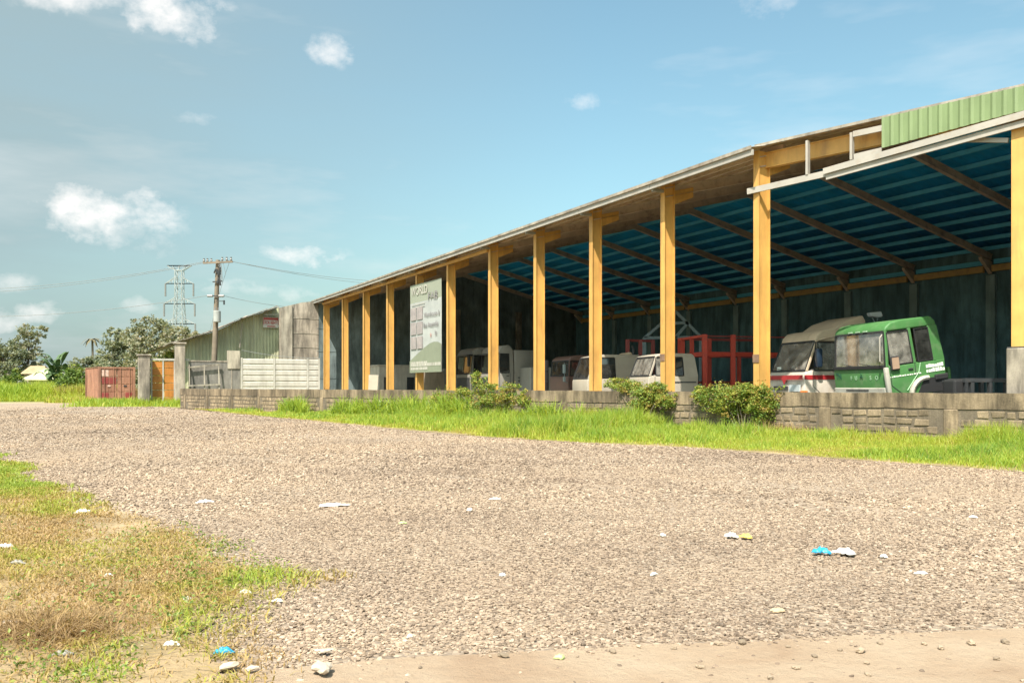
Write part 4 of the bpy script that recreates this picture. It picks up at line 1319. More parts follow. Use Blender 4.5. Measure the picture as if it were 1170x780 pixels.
def trucks():
    # green cab tipped nose-down behind the wall
    gz = 13.3
    W, L = 2.28, 1.78
    pt, pv = R(7.5), 1.1
    t, ws, zo = cab('green truck cab tipped nose-down with a double side window and white side lettering', V(9.62, 22.35, 0), R(gz), L, W, .95, 1.80, 2.95, .14, CABGREEN, GLASSPALE,
                    windows=((.16, .82), (.98, 1.42)), pitch=pt, pivot=pv, nose=-.05, chassis=1.0, roof_h=.27, rear_rake=.10)
    set_level_wheels(t, (.75,), W, .45, pv, pt)
    m = MB(); m.box((-.04, W / 2, 1.13 + zo), (.05, W * .96, .26)); m.bevel(.015, 1); gr = m.build('grille_panel', BUMPER, t)
    for k in range(3):
        m = MB(); m.box((-.075, W * .52, 1.07 + k * .065 + zo), (.02, W * .42, .03)); m.build('grille_slot', DARKST if k != 1 else CHANNEL, gr)
    m = MB()
    for f in (.36, .5, .64): m.box((.105, W * f, 2.74 + zo), (.03, .16, .035))
    m.build('roof_vent', paint('pale_green_vent', (.35, .5, .35), .6), t)
    m = MB(); m.box((-.005, W / 2, 1.795 + zo), (.05, W * .95, .075)); m.build('cowl_strip', BLACK, t)
    # corner pillar deflector (dusty) and amber lamp
    m = MB(); m.bar(V(.0, -.03, 1.10 + zo), V(-.02, -.03, 1.78 + zo), .12, .10, up=(0, 1, 0)); m.bevel(.03, 2); m.build('corner_deflector', BUMPER, t, smooth=True)
    m = MB(); m.box((.05, -.02, 1.02 + zo), (.16, .06, .10)); m.bevel(.015, 1); m.build('indicator_lamp', AMBER, t)
    # wheel arch
    m = MB(); arc = [V(1.12 + .46 * math.cos(k), -.03, .98 + .40 * math.sin(k) + zo) for k in np.linspace(math.pi * 1.05, math.pi * .45, 9)]
    m.tube(arc, [.065] * 9, 6); m.build('wheel_arch', BUMPER, t)
    m = MB(); m.bx(1.40, 1.78, -.06, .3, 1.28 + zo, 1.42 + zo); m.bevel(.02, 1); m.build('side_vent', BLACK, t)
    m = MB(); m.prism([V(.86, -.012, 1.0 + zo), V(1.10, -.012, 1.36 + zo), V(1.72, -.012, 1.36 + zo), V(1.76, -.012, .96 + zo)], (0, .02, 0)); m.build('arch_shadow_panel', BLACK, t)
    # air intake mast behind the cab
    m = MB(); m.tube([V(2.2, .45, .8 + zo), V(2.2, .45, 1.52 + zo)], .06, 8); m.build('intake_post', CABGREEN, t)
    # grab rail along the near windscreen post
    m = MB(); m.tube([V(-.05, .06, 1.9 + zo), V(-.11, .05, 1.95 + zo), V(-.02, .07, 2.55 + zo), V(.06, .08, 2.62 + zo)], .016, 6); m.build('grab_rail', CHANNEL, t)
    # mirror quarter-light bracket on the door window
    m = MB(); m.box((.25, -.045, 1.86 + zo), (.26, .05, .36)); m.bevel(.02, 1); mi = m.build('mirror', BLACK, t)
    m = MB(); m.box((.25, -.075, 1.86 + zo), (.20, .012, .29)); m.build('mirror_glass', paint('mirror_tan', (.36, .25, .18), .3), mi)
    # marks
    rotF = (R(90), 0, R(-90)); zf = 1.49 + zo
    text('lettering', 'TN', .24, DARKGREEN, t, (-.012, W - .10, zf), rotF, .8, bold=.006)
    for ch, f in (('F', .66), ('U', .58), ('S', .30), ('O', .20)):
        text('lettering', ch, .15, PALEGREEN, t, (-.012, W * f, zf - .02), rotF, 1.0, bold=.004)
    m = MB()
    c = V(-.012, W * .45, 1.57 + zo)
    for an in (90, 210, 330):
        dv = V(0, math.cos(R(an)), math.sin(R(an))) * .075; sv = V(0, -dv.z, dv.y) * .42
        m.prism([c, c + dv * .5 + sv * .65, c + dv, c + dv * .5 - sv * .65], (-.012, 0, 0))
    m.build('emblem', DARKGREEN, t)
    m = MB()
    rr = random.Random(4)
    x = .10
    while x < .98:
        w_ = rr.uniform(.02, .06); m.bx(x, x + w_, -.012, .0, 1.50 + zo, 1.525 + rr.uniform(0, .012) + zo); x += w_ + rr.uniform(.012, .03)
    for zz in (1.62, 1.50):
        x = 1.18
        while x < 1.66:
            w_ = rr.uniform(.035, .07); m.bx(x, x + w_, -.014, .0, zz + zo, zz + .085 + rr.uniform(-.02, .015) + zo); x += w_ + rr.uniform(.012, .025)
    m.build('side_lettering', DECAL, t)
    m = MB(); m.tube([V(1.02, -.012, 1.78 + zo), V(.95, -.012, 1.55 + zo), V(.55, -.012, 1.12 + zo)], .012, 5); m.build('body_crease', PALEGREEN, t)

    # white cab with red band and tan wind deflector
    W2, L2 = 2.12, 2.1
    t, ws, zo = cab('white truck cab with a red band, dusty tan roof deflector and dark side mirror', V(8.74, 26.1, 0), R(12.2), L2, W2, .95, 1.76, 3.02, .40, CABWHITE, GLASSPALE,
                    windows=((.30, 1.12),), pivot=0.9, nose=-.10, chassis=.8, roof_mat=CABTAN, roof_h=.38, pillar=CABTAN)
    set_level_wheels(t, (.8,), W2, .42, .9, 0)
    m = MB(); pr = [(.95, 2.90), (1.10, 3.06), (1.40, 3.26), (2.02, 3.46), (2.12, 3.28), (2.05, 2.80)]
    m.prism([V(x, .12, z + zo) for x, z in pr], (0, W2 - .24, 0)); m.bevel(.05, 2, 30); m.build('roof_deflector', CABTAN, t, smooth=True)
    for z, h in ((1.50, .13),):
        m = MB(); m.bx(-.085, -.06, .03, W2 - .03, z + zo, z + h + zo); m.bx(-.02, 1.32, -.012, .0, z + zo, z + h + zo); m.build('red_band', STRIPE, t)
    m = MB(); m.prism([V(-.09, W2 * .56, 1.50 + zo), V(-.09, W2 * .44, 1.50 + zo), V(-.09, W2 * .5, 1.34 + zo)], (.01, 0, 0)); m.build('red_band', STRIPE, t)
    m = MB(); m.bx(-.115, -.07, W2 * .40, W2 * .78, 1.18 + zo, 1.30 + zo); m.build('grille', DARKST, t)
    m = MB(); m.bx(-.12, -.07, W2 * .06, W2 * .34, 1.14 + zo, 1.34 + zo); m.build('light_panel', paint('blue_grey_lens', (.45, .5, .52), .3), t)
    m = MB(); m.box((-.02, .03, 1.12 + zo), (.2, .12, .09)); m.bevel(.015, 1); m.build('indicator_lamp', AMBER, t)
    m = MB(); m.box((.34, -.17, 2.14 + zo), (.16, .22, .56)); m.bevel(.04, 2); mi = m.build('mirror', paint('mirror_blue_black', (.02, .035, .06), .15), t, smooth=True)
    m = MB(); m.tube([V(.30, .0, 2.62 + zo), V(.30, -.16, 2.58 + zo), V(.34, -.17, 2.40 + zo)], .014, 6); m.build('mirror_arm', BLACK, mi)
    m = MB(); m.tube([V(.42, .03, 2.66 + zo), V(.70, .02, 2.74 + zo), V(1.0, .03, 2.80 + zo), V(1.3, .04, 2.80 + zo)], .022, 6); m.build('roof_gutter', CABTAN, t)
    m = MB(); m.bx(.05, .056, W2 * .70, W2 * .82, 1.80 + zo, 1.90 + zo); m.build('sticker', DECAL, t)

    # two cream crew cabs
    t, ws, zo = cab('cream crew cab with slanted windscreen behind the wall shrub, nearer of two', px(741, 441, 30.5), R(14), 1.90, 1.85, .8, 1.66, 2.46, .30, CABCREAM, GLASSPALE,
                    windows=((.28, .86), (1.02, 1.34)), pivot=0.8, chassis=.3, roof_h=.14, rear_rake=.12)
    t.location.z = .8; set_level_wheels(t, (.55,), 1.85, .34, .8, 0)
    m = MB(); m.bx(.9, 1.8, -.015, .0, 1.42 + zo, 1.46 + zo); m.build('side_trim', DARKST, t)
    t, ws, zo = cab('cream crew cab half hidden by a yellow column, farther of two', px(671, 441, 34.0), R(14), 2.4, 1.9, .8, 1.60, 2.54, .34, CABCREAM, GLASSDARK,
                    windows=((.36, 1.18),), pivot=0.8, chassis=.3, roof_h=.13, rear_rake=.10)
    t.location.z = .8; set_level_wheels(t, (.55,), 1.9, .34, .8, 0)
    m = MB(); m.tube([V(2.0, .3, 2.3 + zo), V(2.05, .3, 2.75 + zo), V(1.98, .3, 2.9 + zo)], .05, 6); m.build('exhaust_snorkel', DARKST, t)
    m = MB(); m.prism([V(1.4, .2, 2.42 + zo), V(1.9, .2, 2.66 + zo), V(2.05, .2, 2.42 + zo)], (0, 1.0, 0)); m.bevel(.04, 2); m.build('roof_fairing', CABTAN, t)
    # old brown truck behind
    t, ws, zo = cab('dark brown truck cab with wire mirrors behind the low grey trailer', px(649, 441, 38.2), R(20), 1.7, 2.1, .9, 1.75, 2.66, .10, CABBROWN, GLASS,
                    windows=((.12, .9),), pivot=0.9, chassis=.4, roof_h=.26)
    t.location.z = .9; set_level_wheels(t, (.7,), 2.1, .42, .9, 0)
    m = MB()
    for y in (-.18,):
        m.tube([V(.0, .02, 2.25 + zo), V(-.25, y, 2.3 + zo), V(-.25, y, 1.5 + zo), V(.0, .02, 1.45 + zo)], .014, 5); m.box((-.26, y, 2.05 + zo), (.06, .2, .38)); m.box((-.26, y, 1.6 + zo), (.06, .16, .2))
    m.build('wire_mirror', GREYST, t)
    # tall grey cabs
    def tall(label, x, Z, rz, L, W, zt, extra=False, group=None):
        t, ws, zo = cab(label, px(x, 441, Z), R(rz), L, W, .95, 1.95, zt, .10, CABGREY, GLASSDARK, windows=((.12, .62),), pivot=.9, chassis=.5, roof_h=.42, rear_rake=.02)
        t.location.z = .9; set_level_wheels(t, (.8,), W, .46, .9, 0)
        m = MB(); m.box((-.10, -.05, zt - .42 + zo), (.26, .10, .06)); m.box((-.22, -.14, zt - .72 + zo), (.12, .22, .62)); m.bevel(.03, 1); m.build('mirror', BLACK, t)
        m = MB(); m.bx(-.14, .12, .05, W - .05, zt - .46 + zo, zt - .40 + zo); m.build('sun_visor', DARKST, t)
        m = MB(); m.bx(-.05, -.01, W * .12, W * .88, 1.15 + zo, 1.75 + zo); m.build('grille', DARKST, t)
        if extra:
            m = MB(); m.bx(L + .05, L + 1.15, .05, W - .05, .95 + zo, zt - .25 + zo); m.bevel(.05, 2)
            sb = m.build('sleeper_box', CABGREY, t, smooth=True)
            for k in range(4):
                m = MB(); m.bx(L + .25, L + .62, .02, .055, 1.22 + k * .16 + zo, 1.27 + k * .16 + zo); m.build('vent_slot', DARKST, sb)
        return t
    tall('tall grey truck cab with dark visor, nearer the hanging banner', 539, 46.0, 24, 1.0, 2.4, 3.36)
    tall('tall grey truck cab with a plain vented sleeper box behind it', 569, 43.0, 24, .85, 2.4, 3.34, True)
    # low grey trailer bed with a black tank
    b = px(606, 441, 41.6); t = thing('flat_trailer', 'low grey sheet-sided trailer parked behind the brown cab', 'trailer', (b.x, b.y, 0), R(14))
    m = MB(); m.bx(0, 2.7, 0, 2.2, .85, 2.2); m.bevel(.03, 1); m.build('side_box', CABGREY, t)
    m = MB(); m.bx(-.2, 3.0, .3, 1.9, .62, .80); m.build('chassis', DARKST, t)
    for x in (.6, 2.0):
        for y in (.2, 2.0): wheel(t, (x, y, .46), .46, .28)
    b = px(620, 441, 37.6); t = thing('black_tank', 'upright black ribbed tank beside the low grey trailer', 'tank', (b.x, b.y, 0))
    m = MB(); m.cyl((0, 0, 1.2), (0, 0, 1), .26, 2.4, 16); m.bevel(.03, 2, 50); body = m.build('shell', BLACK, t, smooth=True)
    for z in (.5, 1.0, 1.5, 2.0):
        m = MB(); m.cyl((0, 0, z), (0, 0, 1), .275, .05, 16); m.build('rib', DARKST, body)
    # black chassis frame on the floor beside the pedestal
    b = px(1093, 441, 21.8); t = thing('truck_chassis', 'black truck chassis frame with open cross members behind the wall end', 'chassis', (b.x, b.y, 0), R(12))
    m = MB()
    for y in (0, .85):
        m.bx(0, 1.5, y, y + .09, 1.02, 1.14); m.bx(.25, 1.5, y, y + .09, 1.40, 1.50)
        for x in (.42, .95, 1.42): m.bx(x, x + .09, y, y + .09, 1.13, 1.42)
    m.build('frame_rails', DARKST, t)
    m = MB()
    for x in (.25, .95, 1.38): m.bx(x, x + .06, .1, .85, 1.05, 1.12)
    m.build('cross_member', DARKST, t)
    m = MB(); m.bx(.02, .30, .1, .55, 1.05, 1.46); m.bevel(.05, 2); m.build('gearbox', BLACK, t)
    m = MB()
    for x in (.15, 1.3):
        for y in (.04, .9): m.tube([V(x, y, 0), V(x, y, 1.03)], .06, 8)
    m.build('support_stand', GREYST, t)
    # lamp on a bracket in front of the back wall
    b = px(1001, 441, 30.0); t = thing('work_lamp', 'pale work lamp on a thin stand above the green cab roof', 'lamp', (b.x, b.y, 0))
    m = MB(); m.tube([V(0, 0, 0), V(0, 0, 3.55)], .025, 8); m.build('stand', DARKST, t)
    m = MB(); m.prism([V(-.22, 0, 3.82), V(.18, 0, 3.86), V(.24, 0, 3.70), V(.16, 0, 3.66), V(-.16, 0, 3.70)], (0, .3, 0)); m.bevel(.02, 1); m.build('hood', paint('pale_lamp', (.55, .6, .6), .4), t)
    m = MB(); m.tube([V(-.1, .15, 3.72), V(0, 0, 3.4)], .015, 5); m.tube([V(.14, .15, 3.72), V(0, 0, 3.4)], .015, 5); m.build('bracket', GREYST, t)


trucks()


# ------------------------------------------------------------------ steel frames inside
def steel_frames():
    def post(m, p, z0, z1, w): m.bx(p.x - w / 2, p.x + w / 2, p.y - w / 2, p.y + w / 2, z0, z1)
    Zc = 32.0
    c = px(805, 441, Zc)
    t = thing('red_steel_rack', 'bright red welded steel rack between the cream cabs and the nearest columns', 'rack', (c.x, c.y, 0))
    lt = px(777, 441, 34.6)
    rt = Vector((c.x + 3.6, c.y + 1.0, 0)); zt, zm = 3.19, 2.48
    ps = [(lt, zt, .16), (px(790.5, 441, 33.3), zt, .14), (c, zt, .17), (c + (rt - c) * .31, zt, .16), (c + (rt - c) * .66, zm, .16), (rt, zm, .16)]
    for p, z, w in ps:
        p = Vector((p.x, p.y, 0))
        m = MB(); post(m, p, 0, z, w); m.build('post', REDST, t, world=True)
    for a, b, z, w in ((lt, c, zt - .05, .09), (lt, c, zm, .16), (c, rt, zm, .15), (c, rt, .4, .15), (lt, c, .4, .12)):
        m = MB(); m.bar(V(a.x, a.y, z), V(b.x, b.y, z), .10, w); m.build('rail', REDST, t, world=True)
    m = MB(); m.bar(V(c.x, c.y, zt - .06), V(rt.x, rt.y, zt - .06), .04, .05); m.build('thin_rail', REDDARK, t, world=True)
    bk = Vector((-.35, 2.3, 0))
    for p, z, w in ((Vector((c.x, c.y, 0)) + bk, zt, .14), (Vector((c.x, c.y, 0)) + bk + (rt - c) * .31, zt, .14), (Vector((rt.x, rt.y, 0)) + bk, zm, .14), (Vector((c.x, c.y, 0)) + bk + (rt - c) * .66, zm, .14)):
        p = Vector((p.x, p.y, 0)); m = MB(); post(m, p, 0, z, w); m.build('rear_post', REDST, t, world=True)
    for z in (zm, zt - .05, 1.45):
        m = MB(); m.bar(V(c.x, c.y, z) + bk, V(rt.x, rt.y, z) + bk, .08, .10); m.build('rear_rail', REDDARK, t, world=True)
    for f in (0, .31, 1):
        q = c + (rt - c) * f
        m = MB(); m.bar(V(q.x, q.y + .11, zm), V(q.x, q.y, zm) + bk, .08, .12); m.build('cross_rail', REDST, t, world=True)
    # farther maroon rack
    a, b = px(717, 441, 36), px(746, 441, 36.5)
    t = thing('maroon_steel_rack', 'dull maroon steel rack standing behind the cream cabs', 'rack', (a.x, a.y, 0))
    for f in (0, .5, 1):
        p = a.lerp(b, f); m = MB(); post(m, p, 0, 3.22, .15); m.build('post', REDDARK, t, world=True)
    for z in (3.18, 2.3, .5):
        m = MB(); m.bar(V(a.x, a.y, z), V(b.x, b.y, z), .07, .1); m.build('rail', REDDARK, t, world=True)
    # grey gantry with triangular head
    Z = 39.0
    q = lambda x, y: px(x, y, Z)
    base = px(735, 441, Z)
    t = thing('lifting_gantry', 'blue-grey steel gantry with a triangular braced head behind the red rack', 'gantry', (base.x, base.y, 0))
    ax, l, r = q(772, 356), q(736, 386), q(801, 385)
    for p0, p1, n in ((ax, l, 'brace'), (ax, r, 'brace'), (q(758, 370), q(786, 368.5), 'brace'), (q(786, 369), q(770, 387), 'brace'), (l, r, 'beam')):
        m = MB(); m.bar(p0, p1, .12, .12); m.build(n, GREYST, t, world=True)
    for p in (l, r):
        m = MB(); m.bx(p.x - .08, p.x + .08, p.y - .08, p.y + .08, 0, p.z); m.build('leg', GREYST, t, world=True)


steel_frames()


# ------------------------------------------------------------------ site rooms and boards at the far end
def far_rooms():
    c = ad(60.5, DC + 3.2)
    t = thing('site_room', 'low cream room with dark doorways inside the far end of the warehouse', 'room', (c.x, c.y, 0), math.atan2(P.y, P.x))
    Lr = 3.2
    m = MB(); m.bx(0, Lr, 0, 2.2, 0, 2.75); m.build('walls', CREAM, t)
    m = MB(); m.bx(-.1, Lr + .1, -.1, 2.3, 2.755, 2.84); m.build('roof_slab', CREAM, t)
    for x in (.35, 2.1):
        m = MB(); m.bx(x, x + .55, -.03, .0, .05, 1.95); m.build('door', DARKST, t)
        m = MB(); m.bx(x + .6, x + .66, -.04, .0, .05, 2.0); m.build('door_frame', WOOD, t)
    c = ad(57.5, DC + 5.2)
    t = thing('grey_partition', 'grey low partition with dark square openings behind the banner column', 'partition', (c.x, c.y, 0), math.atan2(P.y, P.x))
    m = MB(); m.bx(0, 6.2, 0, .2, 0, 2.55); m.build('wall', CABGREY, t)
    for x in (.5, 2.1):
        m = MB(); m.bx(x, x + .9, -.02, .0, .6, 2.0); m.build('opening', DARKST, t)
    c = ad(56.5, DC + .9)
    m = MB(); m.prism([V(0, 0, 0), V(.52, 0, 0), V(.62, .3, 1.98), V(.02, .3, 2.0)], (0, .04, 0))
    o = m.build('leaning_board', paint('board_tan', (.36, .31, .25), .8, None, 0, 2, 1, .1)); o.location = px(420, 441, 53.5); o.location.z = 0.0
    tag(o, 'pale board leaning upright behind the third yellow column from the far end', 'board')
    p = px(483, 441, 49); t = thing('plywood_stack', 'brown panels stacked under the hanging banner', 'panels', (p.x, p.y, 0), R(15))
    for k in range(5):
        m = MB(); m.prism([V(0 + k * .12, k * .05, 0), V(1.3 - k * .1, k * .05, 0), V(1.25 - k * .1, .3 + k * .05, 2.1 + k * .08), V(k * .12, .3 + k * .05, 2.1 + k * .07)], (0, .03, 0))
        m.build('panel', WOOD, t)


far_rooms()


# ------------------------------------------------------------------ banner and FOR RENT sign
def banner():
    a0, a1 = COLA[6] + .65, COLA[5] + .50
    p0, p1 = ad(a0, DC - .10), ad(a1, DC - .10)       # left (far), right (near)
    Zl, Zr = p0.y, p1.y
    ztl = EYE + (441 - 327) / 1000 * Zl; zb = EYE + (441 - 424.5) / 1000 * Zr; ztr = EYE + (441 - 317.5) / 1000 * Zr
    wdt = (p1 - p0).length; h = min(ztl, ztr) - zb
    rz = math.atan2((p1 - p0).y, (p1 - p0).x)
    t = thing('hanging_banner', 'large faded printed banner hung between two yellow columns', 'banner', (p0.x, p0.y, zb), rz)
    nx, nz = 14, 24
    vs, fs = [], []
    for j in range(nz + 1):
        for i in range(nx + 1):
            fx, fz = i / nx, j / nz
            top = (ztl + (ztr - ztl) * fx - zb)
            vs.append((wdt * fx, .006 * math.sin(fx * 7 + fz * 3) + .004 * math.sin(fz * 11), top * fz - .0))
    for j in range(nz):
        for i in range(nx):
            a = j * (nx + 1) + i; fs.append((a, a + 1, a + nx + 2, a + nx + 1))
    me = bpy.data.meshes.new('banner_sheet'); me.from_pydata(vs, [], fs)
    m, nt, b = new_mat('banner_vinyl')
    tc = nt.nodes.new('ShaderNodeTexCoord'); sp = nt.nodes.new('ShaderNodeSeparateXYZ'); nt.links.new(tc.outputs['Object'], sp.inputs[0])
    nz_ = tex_noise(nt, 1.3, 4, coord='obj')
    c = ramp(nt, [(0.3, (0.33, 0.345, 0.345)), (0.7, (0.43, 0.44, 0.435))], nz_)
    # olive head strip above 84 % of the height
    hd = nt.nodes.new('ShaderNodeMath'); hd.operation = 'GREATER_THAN'; nt.links.new(sp.outputs[2], hd.inputs[0]); hd.inputs[1].default_value = h * .80
    c = mixc(nt, hd.outputs[0], c, (0.29, 0.31, 0.25))
    nt.links.new(c, b.inputs['Base Color']); b.inputs['Roughness'].default_value = 0.6
    me.materials.append(m)
    ob = link('vinyl_sheet', me, t)
    sol = ob.modifiers.new('thick', 'SOLIDIFY'); sol.thickness = 0.006
    OL = paint('banner_olive', (0.215, 0.235, 0.175), .6, None, 0, 2, 1, .08)
    TX = paint('banner_grey_text', (0.22, 0.205, 0.215), .6, None, 0, 2, 1, .08)
    PK = paint('banner_pink_photo', (0.33, 0.285, 0.285), .6, (0.25, 0.24, 0.26), .5, 3, 1, .2)
    RD = paint('banner_red_text', (0.45, 0.22, 0.20), .6, None, 0, 2, 1, .08)
    y = -.030
    # green hill along the foot
    pts = [V(0, y, 0), V(wdt, y, 0)] + [V(wdt * f, y, h * g) for f, g in ((1, .30), (.9, .325), (.78, .33), (.65, .315), (.5, .28), (.3, .225), (.15, .18), (0, .135))]
    mb = MB(); mb.prism(pts, (0, .01, 0)); mb.build('printed_hill', OL, t)
    rot = (R(90), 0, 0)
    text('lettering', 'WORLD', h * .13, WHITEPAINT, t, (wdt * .06, y - .012, h * .885), rot, wdt * .52 / (h * .13 * 3.6), bold=.004)
    text('lettering', 'FAB', h * .115, TX, t, (wdt * .60, y - .012, h * .80), rot, wdt * .36 / (h * .115 * 2.0), bold=.004)
    text('lettering', 'Warehouse &', h * .075, TX, t, (wdt * .48, y - .012, h * .615), rot, wdt * .50 / (h * .075 * 5.8), bold=.003)
    text('lettering', 'Bus Assembly', h * .075, TX, t, (wdt * .46, y - .012, h * .50), rot, wdt * .52 / (h * .075 * 6.2), bold=.003)
    text('lettering', 'for', h * .075, RD, t, (wdt * .68, y - .012, h * .385), rot, .45, bold=.003)
    text('lettering', 'Rent', h * .085, TX, t, (wdt * .82, y - .012, h * .40), rot, .38, bold=.003)
    for r_ in range(3):
        for c_ in range(2):
            mb = MB(); x0 = wdt * (.04 + c_ * .21); z0 = h * (.27 + r_ * .165)
            mb.bx(x0, x0 + wdt * .18, y - .01, y, z0, z0 + h * .14); mb.build('printed_photo', PK, t)
    mb = MB(); rr = random.Random(3)
    for z, hh, x1 in ((.105, .02, .55), (.07, .035, .95), (.03, .03, .55)):
        x = .04
        while x < x1:
            w_ = rr.uniform(.02, .05); mb.bx(wdt * x, wdt * (x + w_), y - .012, y - .001, h * z, h * (z + hh)); x += w_ + rr.uniform(.008, .02)
    for z in (.775, .745):
        mb.bx(wdt * .06, wdt * .5, y - .012, y - .001, h * z, h * (z + .006))
    mb.build('small_print', WHITEPAINT, t)
    m = MB()
    for fx in (0.02, .98):
        for fz in (.02, .98):
            m.tube([V(wdt * fx, 0, (ztl + (ztr - ztl) * fx - zb) * fz), V(wdt * fx, .18, (ztl + (ztr - ztl) * fx - zb) * fz)], .008, 5)
    m.build('tie_rope', WIRE, t)


banner()

FENCE_A = 62.6        # boundary fence line, square to the warehouse front
SHED_A = 66.2


def shed_and_fences():
    # ---- green shed beyond
    base = on_a(318, 441, SHED_A)
    t = thing('green_shed', 'old green sheet-clad shed with a sagging lean roof left of the warehouse', 'shed', (base.x, base.y, 0))
    kw = dict(parent=t, world=True)
    top = [(319, 350.5), (302, 356.3), (275, 366.0), (244, 379), (213, 389.4)]

    def g(x, y, A=SHED_A): return on_a(x, y, A)
    # cladding in vertical sheets with ribs
    edges = [319, 305, 290, 275, 260, 244, 228, 212]

    def top_y(x):
        xs = [p[0] for p in top][::-1]; ys = [p[1] for p in top][::-1]
        return float(np.interp(x, xs, ys))
    for i in range(len(edges) - 1):
        x0, x1 = edges[i], edges[i + 1]
        m = MB(); vs, fs = [], []; n = 12
        for k in range(n + 1):
            x = x0 + (x1 - x0) * k / n
            p = g(x, top_y(x)); q = p - U * (.03 if k % 3 == 1 else 0) - U * (.012 * (i % 2))
            vs += [V(q.x, q.y, 0.02), q]
            if k: fs.append((2 * k - 2, 2 * k - 1, 2 * k + 1, 2 * k))
        m.add(vs, fs); m.build('cladding_sheet', SHEDGREEN, **kw)
    # side and roof going back
    r_pts = [(317, 350), (302, 356), (275, 365.5), (244, 378.5), (213, 389), (186, 396)]
    m = MB(); vs, fs = [], []
    for i, (x, y) in enumerate(r_pts):
        p = g(x, y, SHED_A - .9); q = p + U * 20
        vs += [p, q, p + V(0, 0, .07), q + V(0, 0, .07)]
        if i:
            o = 4 * (i - 1); fs += [(o, o + 1, o + 5, o + 4), (o + 2, o + 6, o + 7, o + 3), (o, o + 4, o + 6, o + 2)]
    m.add(vs, fs); rf = m.build('roof_sheet', RUSTROOF, **kw)
    # ragged edge pieces of the roof
    rr = random.Random(11)
    for i in range(16):
        f = i / 16; x = 305 - 115 * f; xs = [p[0] for p in r_pts][::-1]; ys = [p[1] for p in r_pts][::-1]
        p = g(x, float(np.interp(x, xs, ys)) - .2, SHED_A - .9 - rr.uniform(0, .25))
        pp = g(x - 9, float(np.interp(x - 9, xs, ys)) - .2, SHED_A - .9 - rr.uniform(0, .25))
        m = MB(); m.bar(p + V(0, 0, .09 + rr.uniform(0, .04)), pp + V(0, 0, .09 + rr.uniform(0, .04)), .5, .03); m.build('edge_sheet', RUSTROOF, rf, world=True)
    m = MB(); a, b = g(213, 441), g(213, 441) + U * 20
    m.prism([V(a.x, a.y, 0), V(b.x, b.y, 0), V(b.x, b.y, 4.2), V(a.x, a.y, 4.2)], P * .1); m.build('side_wall', SHEDGREEN, **kw)
    # frame at the gap under the roof by the concrete wall
    m = MB(); m.bar(g(302, 356.5, SHED_A - .5), g(319, 350.5, SHED_A - .5), .08, .08); m.bar(g(302, 359.5, SHED_A - .5), g(319, 359, SHED_A - .5), .07, .07); m.build('verge_frame', CHANNEL, **kw)
    # broken hanging flashing
    m = MB(); m.tube([g(245, 381, SHED_A - .6), g(247, 384, SHED_A - .6), g(243, 393, SHED_A - .5)], .05, 5); m.tube([g(277, 369, SHED_A - .6), g(275, 384, SHED_A - .5), g(274, 397, SHED_A - .5)], .05, 5)
    m.build('torn_flashing', CONCLIGHT, **kw)
    # ---- concrete fire wall between shed and warehouse
    A = AEND - .02
    b = on_a(340, 441, A)
    t2 = thing('concrete_fire_wall', 'stained grey concrete wall with a sloping top beside the last yellow column', 'wall', (b.x, b.y, 0))
    pts = [on_a(319.5, 351.5, A), on_a(345, 345.5, A), on_a(364.0, 343.5, A)]
    m = MB(); m.prism([V(pts[0].x, pts[0].y, 0), V(pts[2].x, pts[2].y, 0), pts[2], pts[1], pts[0]], U * .2); m.build('panel', CONC, t2, world=True)
    m = MB(); p = on_a(327, 350, A); m.prism([V(p.x, p.y, 0) - P * .42, V(p.x, p.y, 0) + P * .42, p + P * .42 + V(0, 0, .1), p - P * .42 - V(0, 0, .12)], U * -.12); m.build('pilaster', CONCLIGHT, t2, world=True)
    for y in (363, 380, 396):
        m = MB(); m.bar(on_a(335, y, A - .012), on_a(364, y + 1.5, A - .012), .02, .05); m.build('pour_joint', CONCLIGHT, t2, world=True)
    # ---- FOR RENT sign
    A = SHED_A - .25
    a, b_ = on_a(300.5, 374, A), on_a(318.5, 373.5, A)
    wd = (b_ - a).length; hh = .78
    s = thing('for_rent_sign', 'white sign with red FOR RENT lettering on the green shed', 'sign', (a.x, a.y, a.z), math.atan2((b_ - a).y, (b_ - a).x))
    m = MB(); m.bx(0, wd, 0, .04, 0, hh); m.build('board', paint('sign_white', (.60, .56, .52), .5), s)
    SR = paint('sign_red', (.42, .07, .06), .5)
    m = MB(); m.bx(.03, wd - .03, -.008, 0, .56, hh - .03); m.bx(.03, .08, -.008, 0, .2, .559); m.bx(wd - .08, wd - .03, -.008, 0, .2, .559); m.bx(.30, wd - .25, -.008, 0, .06, .14); m.build('red_border', SR, s)
    text('lettering', 'FOR RENT', .34, SR, s, (wd / 2, -.004, .25), (R(90), 0, 0), wd * .82 / (.34 * 4.9), 'CENTER', .012)
    # ---- white slatted fence
    A = FENCE_A
    l, r = on_a(275, 441, A), on_a(365.5, 441, A)
    wd = (r - l).length; hgt = 3.25
    f = thing('slatted_fence', 'white horizontal-slat fence beside the last yellow column', 'fence', (l.x, l.y, 0), math.atan2((r - l).y, (r - l).x))
    cuts = [0, .415, .84, 1.0]
    for c in cuts:
        m = MB(); x = min(max(wd * c, .06), wd - .06); m.bx(x - .06, x + .06, -.03, .05, 0, hgt + .02); m.build('post', WHITEPAINT, f)
    for i in range(3):
        for k in range(8):
            m = MB(); x0, x1 = wd * cuts[i] + .07, wd * cuts[i + 1] - .07
            z0 = .08 + k * .395
            q = [V(x0, .03, z0), V(x0, -.012, z0 + .04), V(x0, .0, z0 + .30), V(x0, .03, z0 + .37)]
            m.prism(q, (x1 - x0, 0, 0)); m.build('slat', WHITEPAINT, f)
